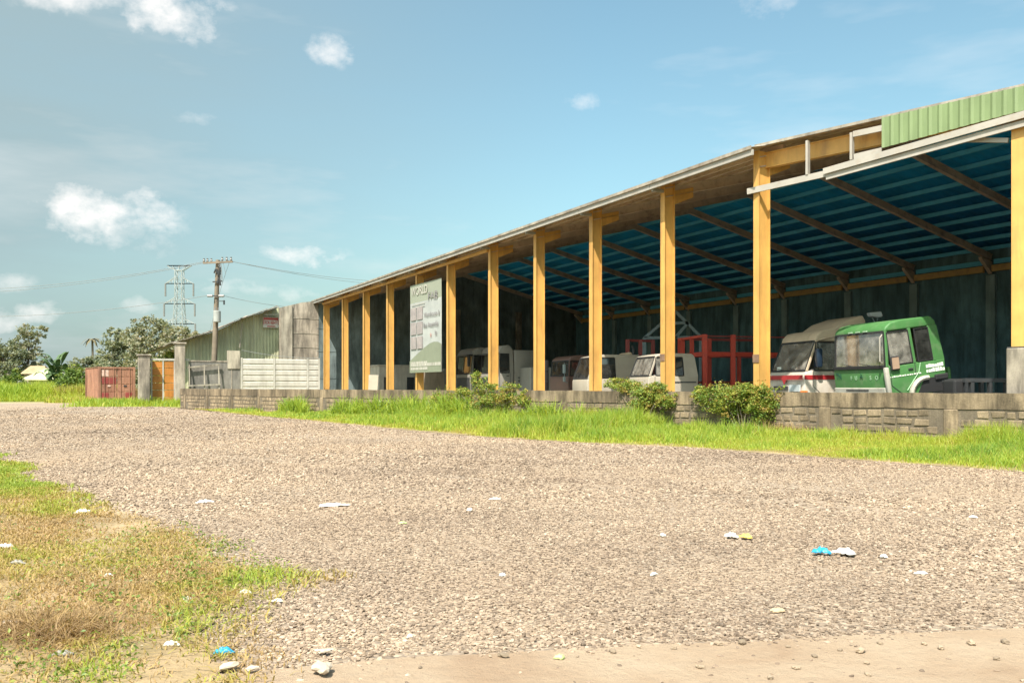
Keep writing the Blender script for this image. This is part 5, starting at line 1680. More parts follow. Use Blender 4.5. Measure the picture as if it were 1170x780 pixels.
    # ---- dark grey block wall and pillar left of it
    l2, r2 = on_a(211, 441, A), on_a(274.5, 441, A)
    w2 = (r2 - l2).length
    g2 = thing('grey_block_wall', 'dark grey block wall between the concrete gate post and the white fence', 'wall', (l2.x, l2.y, 0), math.atan2((r2 - l2).y, (r2 - l2).x))
    m = MB(); m.bx(.3, w2, .0, .2, 0, 2.95); m.build('panel', GREYBLOCK, g2)
    m = MB(); m.bx(.28, w2 - .9, -.03, .23, 2.955, 3.05); m.build('cap', CONC, g2)
    m = MB(); m.bx(w2 - .85, w2 - .02, -.06, .26, 2.5, 3.75); m.build('pillar_stub', CONCLIGHT, g2)
    m = MB(); m.bx(w2 - .60, w2 - .55, -.02, .0, 0, 2.5); m.build('joint', CONC, g2)
    # pale tubular frame leaning on it
    p = on_a(214, 441, A - .5); q = on_a(252, 441, A - .5)
    fr = thing('pipe_frame', 'pale welded pipe frame leaning on the dark grey wall', 'frame', (p.x, p.y, 0), math.atan2((q - p).y, (q - p).x))
    L_ = (q - p).length
    for z0, z1 in ((1.32, 1.42), (2.55, 2.78)):
        m = MB(); m.bar(V(0, 0 if z0 < 2 else .3, z0), V(L_, 0 if z0 < 2 else .3, z1), .09, .10); m.build('rail', CONCLIGHT, fr)
    for x in (.15, L_ * .52, L_ * .96):
        m = MB(); m.bar(V(x, -.12, 0), V(x, .3, 2.75), .07, .07, up=(1, 0, 0)); m.build('upright', CONCLIGHT, fr)
    # ---- gate posts and gate
    def gate_post(x, y_top, w, label, A):
        p = on_a(x, 441, A); z = EYE + (441 - y_top) / 1000 * p.y
        o = thing('gate_post', label, 'post', (p.x, p.y, 0), math.atan2(P.y, P.x))
        m = MB(); m.box((0, 0, z / 2), (w, w, z)); m.bevel(.03, 1); m.build('shaft', CONC, o)
        m = MB(); m.box((0, 0, z + .05), (w + .16, w + .16, .10)); m.bevel(.02, 1); m.build('cap', CONC, o)
    gate_post(205.5, 393, .62, 'tall square concrete gate post at the end of the dark grey wall', FENCE_A - .1)
    gate_post(164.5, 406.5, .70, 'shorter square concrete gate post beside the red container', FENCE_A - .4)
    l3, r3 = on_a(172.5, 441, FENCE_A), on_a(200, 441, FENCE_A)
    w3 = (r3 - l3).length
    gt = thing('orange_gate', 'orange double gate of wide boards between two concrete posts', 'gate', (l3.x, l3.y, 0), math.atan2((r3 - l3).y, (r3 - l3).x))
    zt = 3.0
    for x in (0.04, w3 * .5, w3 - .04):
        m = MB(); m.bx(x - .04, x + .04, -.03, .05, .05, zt); m.build('frame_post', WHITEPAINT, gt)
    m = MB(); m.bx(-.1, w3 + .9, -.04, .06, zt + .005, zt + .14); m.build('top_rail', WHITEPAINT, gt)
    for s in range(2):
        for k in range(6):
            m = MB(); x0 = .085 + s * (w3 * .5); m.bx(x0, x0 + w3 * .5 - .13, 0, .03, .08 + k * .485, .08 + k * .485 + .455); m.bevel(.008, 1); m.build('board', ORANGE, gt)


shed_and_fences()


# ------------------------------------------------------------------ shipping container
def container():
    Z = 65.0
    c = px(113, 441, Z)
    W, H, L = 2.5, 2.75, 5.6
    # doors face the camera and a little right; the long side shows on the left
    rz = R(35)
    t = thing('shipping_container', 'faded red rusty shipping container with its double doors facing the road', 'container', (c.x, c.y, 0), rz)
    # long side direction: back and to the left
    ld = V(0, 1, 0)
    s = V(1, 0, 0)
    z0 = .12
    def P3(a, b, z): return s * a + ld * b + V(0, 0, z)
    # corrugated left side
    vs, fs = [], []; n = 48
    for k in range(n + 1):
        o = .04 if k % 4 in (1, 2) else 0
        p = P3(.02 + o, .1 + (L - .2) * k / n, 0)
        vs += [p + V(0, 0, z0 + .12), p + V(0, 0, H - .1)]
        if k: fs.append((2 * k - 2, 2 * k - 1, 2 * k + 1, 2 * k))
    m = MB(); m.add(vs, fs); m.build('side_wall', CONTAINER, t)
    m = MB(); m.v = []; m.add([tuple(P3(W - .03, 0, z0 + .1)), tuple(P3(W - .03, L, z0 + .1)), tuple(P3(W - .03, L, H - .1)), tuple(P3(W - .03, 0, H - .1))], [(0, 1, 2, 3)]); m.build('side_wall', CONTAINER, t)
    m = MB(); m.prism([P3(.0, 0, H - .06), P3(W, 0, H - .06), P3(W, L, H - .06), P3(0, L, H - .06)], (0, 0, .05)); m.build('roof', CONTAINER, t)
    m = MB(); m.prism([P3(.0, 0, z0), P3(W, 0, z0), P3(W, L, z0), P3(0, L, z0)], (0, 0, .1)); m.build('floor_frame', CONTAINER, t)
    for a in (.05, W - .05):
        for b in (.05, L - .05):
            p = P3(a, b, 0); m = MB(); m.bx(p.x - .08, p.x + .08, p.y - .08, p.y + .08, 0, H); m.build('corner_post', CONTAINER, t)
    for b in (.0, L):
        p = P3(0, b, 0); q = P3(W, b, 0)
        for z in (z0 + .06, H - .08):
            m = MB(); m.bar(p + V(.13, .03, z), q + V(-.13, .03, z), .10, .14); m.build('end_rail', CONTAINER, t)
    for d in range(2):
        x0 = .16 + d * (W / 2 - .13); x1 = x0 + W / 2 - .18
        m = MB(); m.bx(x0, x1, .03, .07, z0 + .15, H - .17)
        dr = m.build('door', CONTAINER, t)
        for r_ in range(4):
            for c_ in range(2):
                m = MB(); w_ = (x1 - x0 - .15) / 2; xa = x0 + .05 + c_ * (w_ + .05); za = z0 + .22 + r_ * .565
                m.bx(xa, xa + w_, .012, .03, za, za + .47); m.bevel(.006, 1)
                mt = CONTAINER
                if d == 0 and r_ == 3: mt = CONTPALE if c_ == 0 else CONTAINER
                elif (d == 0 and r_ == 2) or r_ == 0: mt = REDDARK if (c_ + d) % 2 == 0 or r_ == 2 else CONTAINER
                m.build('door_panel', mt, dr)
        for xx in (x0 + .22, x1 - .22):
            m = MB(); m.tube([V(xx, -.02, z0 + .08), V(xx, -.02, H - .1)], .02, 6); m.build('lock_rod', CONTAINER, dr)
        m = MB(); m.box(((x0 + x1) / 2, -.01, 1.32), (.2, .03, .12)); m.build('lock_plate', CONTPALE if d == 0 else DARKST, dr)


container()


# ------------------------------------------------------------------ pole, wires, tower
def sag(a, b, s, n=14):
    a, b = Vector(a), Vector(b)
    return [a.lerp(b, i / n) - V(0, 0, s * 4 * (i / n) * (1 - i / n)) for i in range(n + 1)]


def power():
    Z = 60.9
    b = px(243, 441, Z); top = px(249, 297, Z)
    t = thing('utility_pole', 'leaning utility pole with insulators and a transformer in front of the green shed', 'utility pole', (b.x, b.y, 0))
    kw = dict(parent=t, world=True)
    m = MB(); m.tube([V(b.x, b.y, 0), V((b.x + top.x) / 2, b.y, top.z / 2), top], [.21, .18, .14], 10); pole = m.build('shaft', POLEMAT, smooth=True, **kw)
    q = lambda x, y, dz=0: px(x, y, Z - .25 + dz)
    m = MB(); m.bar(q(232, 300.5), q(266, 299), .10, .12); m.build('crossarm', POLEMAT, **kw)
    m = MB(); m.bar(q(238, 338), q(256, 338), .06, .07); m.build('crossarm', DARKST, **kw)
    m = MB(); m.bar(q(247, 344), q(257, 344), .05, .05); m.tube([q(256, 343), q(256, 348)], .06, 6); m.build('bracket', DARKST, **kw)
    for x in (233, 237, 241.5, 254, 259, 264):
        m = MB(); p = q(x, 298.5 + (1 if x < 245 else -.5)); m.tube([p, p + V(0, 0, .10), p + V(0, 0, .16), p + V(0, 0, .26)], [.05, .09, .05, .07], 7); m.build('insulator', PORCELAIN, **kw)
    for x, y in ((240, 338), (253, 338)):
        m = MB(); p = q(x, y, -.1); m.tube([p - V(.18, 0, 0), p + V(.18, 0, 0)], .09, 8); m.build('insulator', PORCELAIN, **kw)
    # equipment cluster: cutouts, arresters
    rr = random.Random(5)
    m = MB()
    for k in range(9):
        p = q(246 + rr.uniform(-2.5, 6), rr.uniform(312, 328)); m.tube([p, p + V(rr.uniform(-.15, .15), 0, rr.uniform(.25, .45))], rr.uniform(.04, .09), 6)
    m.bar(q(243, 322), q(254, 321), .08, .08); m.build('cutout_cluster', DARKST, **kw)
    m = MB()
    for k in range(6):
        m.tube(sag(q(250 + rr.uniform(-1, 2), 303), q(252 + rr.uniform(0, 6), 318 + rr.uniform(-5, 12)), -.3 - rr.random() * .4, 8), .014, 4)
    m.build('jumper_wire', WIRE, **kw)
    # transformer can
    c = q(248, 361.5, -.15)
    m = MB(); m.cyl(c, (0, 0, 1), .25, .80, 14); m.bevel(.03, 1, 50); tr = m.build('transformer', paint('transformer_grey', (.33, .34, .33), .5), smooth=True, **kw)
    for dx in (-.12, .1):
        m = MB(); p = c + V(dx, 0, .40); m.tube([p, p + V(0, 0, .22)], .04, 6); m.build('bushing', PORCELAIN, tr, world=True)
    # wires
    def line(label, pts, r, group=None):
        m = MB(); m.tube(pts, r, 4); o = m.build('power_line', WIRE); tag(o, label, 'power line', group); return o
    ends = [((233, 299), (-60, 331, 75), .015, 'uppermost power line running left from the pole top'),
            ((237, 299.5), (-60, 335, 78), .015, 'second power line running left just under the uppermost'),
            ((238, 337.5), (-60, 361, 74), .016, 'faint low power line running left from the pole middle'),]
    for (x, y), (x1, y1, Z1), r, lab in ends:
        line(lab, sag(q(x, y), px(x1, y1, Z1), .5), r)
    for (x, y), (x1, y1, Z1), r, lab in (((259, 297.5), (470, 322, 90), .015, 'upper power line running right from the pole top'),
                                         ((264, 298.5), (470, 326, 92), .015, 'lower power line running right from the pole top'),
                                         ((254, 337.5), (380, 350, 85), .014, 'thin service wire running right from the pole middle')):
        line(lab, sag(q(x, y), px(x1, y1, Z1), .4), r)
    line('thin service drop wire from the pole to the shed roof', sag(q(262, 300), on_a(240, 379, SHED_A - .5), -.3), .012)
    # thin cable from the grey wall to the warehouse
    line('sagging pale cable above the white slatted fence', sag(on_a(276, 400, FENCE_A), on_a(366, 409, FENCE_A), .15), .018)


power()


def tower():
    Z = 300.0
    b = px(205, 441, Z)
    t = thing('transmission_tower', 'pale lattice transmission tower far behind the trees', 'transmission tower', (b.x, b.y, 0))
    kw = dict(parent=t, world=True)
    zt = EYE + (441 - 303) * .3
    def half(z): return 2.9 - (2.9 - 1.15) * min(1, z / (zt * .75))
    def cor(z):
        h = half(z); return [b + V(sx * h, sy * h, z - EYE) for sx, sy in ((-1, -1), (1, -1), (1, 1), (-1, 1))]
    levels = np.linspace(0.0, zt - 2, 15)
    legs, br = MB(), MB()
    for i in range(len(levels) - 1):
        c0, c1 = cor(levels[i]), cor(levels[i + 1])
        for k in range(4):
            k2 = (k + 1) % 4
            legs.bar(c0[k], c1[k], .2, .2); br.bar(c0[k], c1[k2], .08, .08); br.bar(c0[k2], c1[k], .08, .08); br.bar(c1[k], c1[k2], .08, .08)
    legs.build('lattice_leg', TOWERST, **kw); br.build('lattice_brace', TOWERST, **kw)
    def pt(x, y, dy=0): return px(x, y, Z) + V(0, dy, 0)
    # top cross: wide V shaped
    for dy in (-1, 1):
        m = MB(); m.bar(pt(191, 303.5, 0), pt(219, 303.5, 0), .3, .3)
        m.bar(pt(191, 303.5, 0), pt(201, 309, dy), .2, .2); m.bar(pt(219, 303.5, 0), pt(208.5, 309, dy), .2, .2); m.bar(pt(201, 309, dy), pt(208.5, 309, dy), .2, .2)
        for x in (197, 205, 213): m.bar(pt(x, 303.5), pt(x * .5 + 102, 309, dy), .12, .12)
        m.build('top_arm', TOWERST, **kw)
    for y, w in ((323, 32), (346, 35), (369, 36)):
        for dy in (-1, 1):
            m = MB(); x0, x1 = 205 - w / 2, 205 + w / 2
            m.bar(pt(x0, y + 1), pt(x1, y + 1), .24, .24); m.bar(pt(x0, y + 1), pt(201, y - 6, dy), .18, .18); m.bar(pt(x1, y + 1), pt(208.5, y - 6, dy), .18, .18)
            for f in (.3, .6): m.bar(pt(x0 + (201 - x0) * f, y + 1 - 7 * f, dy * f), pt(x0 + (201 - x0) * f, y + 1), .1, .1); m.bar(pt(x1 + (208.5 - x1) * f, y + 1 - 7 * f, dy * f), pt(x1 + (208.5 - x1) * f, y + 1), .1, .1)
            m.build('cross_arm', TOWERST, **kw)
        for x in (x0, x1):
            m = MB(); m.tube([pt(x, y + 1), pt(x, y + 15.5)], .30, 6); m.build('insulator_string', PORCELAIN, **kw)


tower()


# ------------------------------------------------------------------ trees, palm, banana, house, tall grass
def tree(label, x, Z, h, crown, n, leaf, mat, mu, trunk_r=.22, name='tree', seed=0, spread=1.0, group='trees beyond the lot'):
    """crown: blobs as (dx, dy, z, rx, ry, rz) in metres from the trunk base"""
    rng = np.random.default_rng(500 + seed); rd = random.Random(900 + seed)
    b = px(x, 441, Z)
    t = thing(name, label, name.split('_')[-1], (b.x, b.y, 0), group=group)
    m = MB()
    top = V(rd.uniform(-.3, .3), 0, h * .72)
    m.tube([V(0, 0, 0), V(rd.uniform(-.2, .2), 0, h * .35), top], [trunk_r, trunk_r * .75, trunk_r * .35], 8)
    m.build('trunk', BARK, t, smooth=True)
    m = MB()
    C, S, T = [], [], []
    vol = np.array([c[3] * c[4] * c[5] for c in crown]) ** .67; vol /= vol.sum()
    for (dx, dy, z, rx, ry, rz), f in zip(crown, vol):
        st = V(0, 0, h * rd.uniform(.3, .55)).lerp(top, rd.uniform(0, .5))
        c = V(dx, dy, z)
        m.tube([st, st.lerp(c, .55) + V(rd.uniform(-.3, .3), 0, .2), c], [trunk_r * .4, trunk_r * .22, trunk_r * .08], 5)
        k = int(n * f); cl = max(8, k // 26)
        cc = rng.normal(0, 1, (cl, 3)); cc /= np.linalg.norm(cc, axis=1)[:, None]; cc *= rng.uniform(.25, 1.08, (cl, 1)) ** .55
        j = rng.integers(0, cl, k)
        sp = rng.uniform(.07, .17, cl)[j][:, None]
        q = np.array(c) + (cc[j] + rng.normal(0, 1, (k, 3)) * sp) * np.array([rx, ry, rz])
        C.append(q); S.append(leaf * rng.uniform(.55, 1.4, k))
        T.append(np.clip(mu + rng.normal(0, .14, k) + rng.normal(0, .16, cl)[j], 0, 1))
    m.build('limbs', BARK, t)
    leaves('crown', np.concatenate(C), np.concatenate(S), np.concatenate(T), mat, t, up=.5, rng=rng, aspect=.7)
    return t


def vegetation():
    tree('tall open tree with sparse top at the left, beside the small house', 33, 112, 9.6,
         [(-.2, 0, 8.4, 1.2, 1.2, 1.1), (.9, .3, 7.6, 1.1, 1, .8), (-1.0, 0, 7.0, 1.2, 1.1, .9), (.2, 0, 6.2, 1.5, 1.2, .9), (1.9, 0, 8.6, .8, .7, .5), (-.8, .3, 5.0, 1.6, 1.3, .9), (.8, 0, 4.6, 1.5, 1.3, .9), (0, 0, 3.2, 2.2, 1.6, 1.2)], 5200, .26, TREELEAF, .34, seed=1)
    tree('dark dense tree at the left edge of the view', 5, 110, 7.8,
         [(0, 0, 6.4, 1.6, 1.4, 1.1), (-1.5, 0, 5.4, 1.8, 1.5, 1.3), (1.3, 0, 5.2, 1.6, 1.4, 1.2), (0, 0, 4.0, 2.6, 1.8, 1.5), (-2.8, 0, 6.2, 1.5, 1.3, 1.2), (-1, 0, 2.6, 3, 2, 1.4)], 7200, .27, TREELEAF, .55, seed=2)
    tree('grey-green rounded tree left of the lattice tower', 137, 104, 8.6,
         [(0, 0, 6.8, 1.7, 1.5, 1.3), (-1.2, 0, 5.4, 1.4, 1.3, 1.3), (1.2, 0, 5.4, 1.6, 1.4, 1.3), (0, 0, 4.0, 2.3, 1.7, 1.5), (-.6, 0, 7.7, .9, .9, .6), (.6, 0, 2.4, 2.4, 1.7, 1.3)], 6500, .28, TREELEAF, .50, seed=3)
    tree('tall pale-topped tree in front of the lattice tower', 170, 100, 9.6,
         [(0, 0, 8.0, 2.0, 1.7, 1.2), (-1.6, 0, 6.8, 1.5, 1.4, 1.2), (1.9, 0, 7.2, 1.5, 1.4, 1.2), (.4, 0, 6.0, 2.6, 1.9, 1.4), (0, 0, 4.2, 2.8, 2, 1.6), (1.0, 0, 2.6, 2.8, 2, 1.4)], 8200, .28, TREELEAF, .36, seed=4)
    tree('brownish tree behind the green shed roof corner', 205, 98, 8.2,
         [(0, 0, 7.0, 1.5, 1.4, 1.0), (-1.3, 0, 6.1, 1.5, 1.3, 1.0), (1.3, 0, 6.4, 1.3, 1.3, 1.0), (0, 0, 5.0, 2.2, 1.6, 1.2), (0, 0, 3.5, 2.4, 1.7, 1.4)], 5200, .28, TREELEAF, .30, seed=5)
    tree('low bushy tree under the palm', 93, 118, 5.6,
         [(0, 0, 4.2, 2.0, 1.6, .9), (2.2, 0, 3.8, 2.0, 1.6, 1.2), (-1.8, 0, 3.2, 1.6, 1.4, 1.0), (1.8, 0, 4.9, 1.4, 1.2, .7), (0.5, 0, 2.4, 3.2, 2, 1.3)], 5600, .30, TREELEAF, .50, seed=6)
    tree('small dark tree behind the container', 118, 116, 5.2,
         [(0, 0, 3.8, 1.5, 1.4, 1.1), (1.3, 0, 3.2, 1.4, 1.4, 1.2), (-1, 0, 2.6, 1.5, 1.3, 1.2)], 3000, .30, TREELEAF, .6, seed=7)
    tree('fresh green bush between the banana plant and the container', 84, 78, 3.0,
         [(0, 0, 2.0, 1.3, 1.0, .9), (.9, 0, 1.6, 1.0, .9, 1.0), (-.8, 0, 1.5, .9, .9, .9), (.2, 0, 2.7, .8, .7, .5), (.4, 0, .8, 1.5, 1, .8)], 3600, .20, FRESHLEAF, .45, .1, 'bush', 8, group='bushes by the container')
    tree('pale green bush left of the small house', 14, 88, 3.2,
         [(0, 0, 2.3, .9, .8, .7), (.6, 0, 1.7, .8, .8, .7), (-.8, 0, 1.6, .9, .8, .8), (-2.0, 0, 1.3, 1.2, .9, .7)], 2600, .20, FRESHLEAF, .50, .1, 'bush', 9, group='bushes by the container')
    tree('bright green bush between the two gate posts behind the orange gate', 186, 66, 3.9,
         [(0, 0, 3.2, .55, .6, .5), (.5, 0, 3.5, .5, .6, .45), (-.4, 0, 2.8, .6, .6, .5), (.2, 0, 2.0, .9, .7, .8)], 1900, .20, FRESHLEAF, .25, .08, 'bush', 10, group='bushes by the container')
    # trees further left and beyond, so the skyline goes on outside the view
    tree('dense tree at the far left, just at the picture edge', -28, 112, 8.4,
         [(0, 0, 6.4, 2, 1.6, 1.4), (-1.5, 0, 5, 2, 1.6, 1.5), (1.6, 0, 5.2, 1.8, 1.6, 1.4), (0, 0, 3.2, 3, 2, 1.8)], 5000, .28, TREELEAF, .5, seed=12)
    # ---- palm
    b = px(105.5, 441, 132)
    t = thing('palm_tree', 'thin palm with a small tuft above the left trees', 'palm', (b.x, b.y, 0))
    zt = EYE + (441 - 388) * .132
    m = MB(); m.tube([V(0, 0, 0), V(.1, 0, zt * .5), V(0, 0, zt)], [.2, .17, .15], 7); m.build('trunk', BARK, t)
    rd = random.Random(2)
    for k in range(13):
        a = k * 2 * math.pi / 13 + rd.uniform(-.2, .2); L = rd.uniform(1.1, 1.7); up = rd.uniform(.1, .9)
        m = MB(); pts = [V(math.cos(a) * L * f, math.sin(a) * L * f, zt + up * L * f - 1.1 * L * f * f * .9) for f in (0, .33, .66, 1)]
        for i in range(3):
            s = V(-math.sin(a), math.cos(a), 0) * (.16, .22, .14)[i]; s2 = V(-math.sin(a), math.cos(a), 0) * (.22, .14, .03)[i]
            m.add([pts[i] - s, pts[i + 1] - s2, pts[i + 1] + V(0, 0, .05), pts[i] + V(0, 0, .05)], [(0, 1, 2, 3)])
            m.add([pts[i] + s, pts[i + 1] + s2, pts[i + 1] + V(0, 0, .05), pts[i] + V(0, 0, .05)], [(0, 3, 2, 1)])
        m.build('frond', paint('palm_frond', (.13, .11, .06), .7, None, 0, 2, 1, .25), t)
    # ---- banana plant
    b = px(63, 441, 84)
    t = thing('banana_plant', 'broad-leaved banana plant in front of the small house', 'banana plant', (b.x, b.y, 0))
    m = MB()
    for k in range(4): m.tube([V(rd.uniform(-.9, .9), rd.uniform(-.4, .4), 0), V(rd.uniform(-.8, .8), 0, 3.3)], [.17, .10], 7)
    m.build('stems', paint('banana_stem', (.16, .19, .07), .7, None, 0, 2, 1, .2), t)
    bm_ = paint('banana_leaf', (.06, .11, .04), .75, (.12, .16, .06), .4, 1.2, 1, .3)
    for k in range(46):
        a = rd.uniform(0, 2 * math.pi); L = rd.uniform(1.3, 2.3); st = V(rd.uniform(-1.0, 1.0), rd.uniform(-.5, .5), rd.uniform(.9, 3.7)); up = rd.uniform(.6, 1.7)
        d = V(math.cos(a), math.sin(a), 0); s = V(-math.sin(a), math.cos(a), 0)
        m = MB(); pts = [st + d * (L * .6 * f) + V(0, 0, up * L * f * .9 - .75 * L * f * f) for f in (0, .25, .5, .75, 1)]; ws_ = (.03, .20, .24, .18, .02)
        for i in range(4):
            m.add([pts[i] - s * ws_[i] - V(0, 0, .05), pts[i + 1] - s * ws_[i + 1] - V(0, 0, .05), pts[i + 1], pts[i]], [(0, 1, 2, 3)])
            m.add([pts[i] + s * ws_[i] - V(0, 0, .05), pts[i + 1] + s * ws_[i + 1] - V(0, 0, .05), pts[i + 1], pts[i]], [(0, 3, 2, 1)])
        m.build('leaf', bm_, t)
    # ---- small house
    b = px(24, 441, 100)
    t = thing('small_house', 'small house with a pale green sheet roof behind the tall grass', 'house', (b.x, b.y, 0), R(8))
    HW = paint('house_wall', (.50, .46, .40), .8, (.3, .26, .2), .4, 1, 3, .1)
    HR = paint('pale_green_roof', (.46, .45, .27), .55, (.34, .34, .22), .4, .8, 1, .1)
    m = MB(); m.bx(.6, 4.0, .5, 4.0, 0, 2.0); m.build('wall', HW, t)
    m = MB(); m.bx(2.6, 3.4, .46, .5, 1.1, 1.8); w_ = m.build('window', DARKST, t)
    m = MB(); m.bx(2.55, 3.45, .42, .459, 1.02, 1.09); m.build('sill', HW, w_)
    m = MB(); m.bx(1.0, 1.8, .46, .5, 0, 1.85); m.build('door', WOOD, t)
    ap = [V(1.9, 2.2, 3.35), V(3.0, 2.2, 3.35)]
    e = [V(-.1, -.1, 2.0), V(4.3, -.1, 1.95), V(4.3, 4.5, 1.95), V(-.1, 4.5, 2.0)]
    for f in ((e[0], e[1], ap[1], ap[0]), (e[1], e[2], ap[1]), (e[2], e[3], ap[0], ap[1]), (e[3], e[0], ap[0])):
        m = MB(); m.prism(list(f), (0, 0, .06)); m.build('roof_slope', HR, t)
    m = MB(); m.bar(ap[0] + V(0, 0, .09), ap[1] + V(0, 0, .09), .3, .06); m.build('ridge_cap', RUSTROOF, t)
    b2 = px(44, 441, 108); t2 = thing('hut', 'hut with a brown thatched-looking roof behind the small house', 'hut', (b2.x, b2.y, 0))
    m = MB(); m.bx(-1.2, 1.2, -1, 1, 0, 2.9); m.build('wall', WOOD, t2)
    m = MB(); m.prism([V(-1.6, -1.3, 2.8), V(1.6, -1.3, 2.8), V(0.9, -.2, 3.8), V(-.9, -.2, 3.8)], (0, .08, 0)); m.prism([V(-1.6, 1.3, 2.8), V(1.6, 1.3, 2.8), V(.9, -.1, 3.78), V(-.9, -.1, 3.78)], (0, .08, 0))
    m.build('roof', paint('thatch', (.33, .25, .15), .9, (.25, .17, .09), .4, 2, 1, .2), t2)
    # ---- tall grass bank at the left, verge of the far road
    n = 26000
    x = RNG.uniform(-60, -33.5, n); y = RNG.uniform(73.5, 83, n)
    h = (1.15 + .35 * wave(x, y, .5, 41)) * np.clip((y - 73) / 2.2, .18, 1) * np.clip(1 - (x + 36.5) / 3, .25, 1.0) * RNG.uniform(.6, 1.2, n) * 1.25
    o = blades('tall_grass', np.c_[x, y, np.zeros(n)], h, RNG.uniform(.05, .11, n), np.clip(.46 + .2 * wave(x, y, .9, 42) + RNG.normal(0, .1, n), 0, 1), GRASS, lean=.35)
    tag(o, 'bank of tall bright green grass beside the far road at the left', 'grass', kind='stuff')
    n = 9000
    x = RNG.uniform(-36, -24, n); y = RNG.uniform(66, 72, n) + (x + 30) * -.2
    keep = ~((x > -31.5) & (x < -26.6) & (y > 64)) | (y < 64.6)
    x, y = x[keep], y[keep]; n = len(x)
    o = blades('road_edge_grass', np.c_[x, y, np.zeros(n)], RNG.uniform(.15, .65, n), RNG.uniform(.03, .07, n), np.clip(RNG.normal(.35, .2, n), 0, 1), GRASS, lean=.5)
    tag(o, 'ragged dry and green grass at the far road edge before the container', 'grass', kind='stuff')
    # grass at the gate
    n = 9000
    x = RNG.uniform(-28, -19.5, n); y = 60.5 + (x + 24) * .10 + RNG.normal(0, 1.6, n) - 2.2
    keep = (y < 61.5 + (x + 24) * .45) & (y > 53)
    x, y = x[keep], y[keep]; n = len(x)
    o = blades('gate_grass', np.c_[x, y, np.zeros(n)], RNG.uniform(.15, .6, n) * np.clip(.8 + .6 * wave(x, y, .8, 44), .3, 1.6), RNG.uniform(.03, .06, n), np.clip(RNG.normal(.58, .15, n), 0, 1), GRASS, lean=.5)
    tag(o, 'bright grass in front of the orange gate and its posts', 'grass', kind='stuff')
    # low scrub along the horizon, far beyond, all the way round the view
    n = 60000
    x = RNG.uniform(-260, 420, n); y = RNG.uniform(175, 215, n)
    z = np.abs(RNG.normal(0, 1, n)) * (2.2 + 1.2 * wave(x, y * 0, .05, 51)) * .8
    o = leaves('far_scrub', np.c_[x, y, z], RNG.uniform(.7, 1.5, n), np.clip(RNG.normal(.55, .15, n), 0, 1), TREELEAF, aspect=.8)
    tag(o, 'low band of distant scrub along the horizon', 'scrub', kind='stuff')
    # dry brush fence by the container
    n = 2600
    x = RNG.uniform(-39.5, -32.2, n); y = 76 + RNG.normal(0, .35, n)
    o = blades('dry_brush', np.c_[x, y, np.zeros(n)], RNG.uniform(.7, 1.5, n), RNG.uniform(.03, .06, n), RNG.uniform(0, .3, n), DRYGRASS, lean=.3)
    tag(o, 'line of dry brown brush between the tall grass and the container', 'brush', kind='stuff')


vegetation()


# ------------------------------------------------------------------ litter and loose stones
def scrap(label, x, y, w, d, h, mat, cat='litter', name='plastic_scrap', seed=0, rot=None, parts=()):
    """crumpled sheet lying on the ground at photograph position x, y"""
    Z = EYE * 1000 / (y - 441); p = px(x, y, Z)
    rd = np.random.default_rng(seed + 70)
    w, d, h = w * .7, d * .7, h * .6
    nx, ny = 14, 9
    gx, gy = np.meshgrid(np.linspace(-1, 1, nx), np.linspace(-1, 1, ny))
    ph = np.arctan2(gy, gx); rr_ = np.maximum(np.abs(gx), np.abs(gy))
    rag = 1 + rr_ * (.26 * np.sin(2 * ph + seed) + .17 * np.sin(3 * ph + seed * 2.3) + .12 * np.sin(5 * ph + seed * 1.1))
    X = gx * w / 2 * np.sqrt(np.clip(1 - .35 * gy ** 2, .2, 1)) * rag; Y = gy * d / 2 * np.sqrt(np.clip(1 - .45 * gx ** 2, .2, 1)) * rag
    Zv = h * 1.5 * (np.abs(np.sin(gx * 5 + seed)) * .5 + np.abs(np.sin(gy * 4 + gx * 3 + seed * 1.7)) * .5) * (1 - .6 * np.maximum(np.abs(gx), np.abs(gy)) ** 2) + rd.uniform(0, .2, gx.shape) * h + .008 - .014 * np.maximum(np.abs(gx), np.abs(gy)) ** 3
    v = np.stack([X, Y, Zv], -1).reshape(-1, 3)
    q = [(j * nx + i, j * nx + i + 1, (j + 1) * nx + i + 1, (j + 1) * nx + i) for j in range(ny - 1) for i in range(nx - 1)]
    o = numpy_mesh(name, v, q, None, mat, None)
    s = o.modifiers.new('thick', 'SOLIDIFY'); s.thickness = .002
    o.location = (p.x, p.y, .014); o.rotation_euler = (0, 0, rot if rot is not None else rd.uniform(-.4, .4))
    tag(o, label, cat)
    return o, p


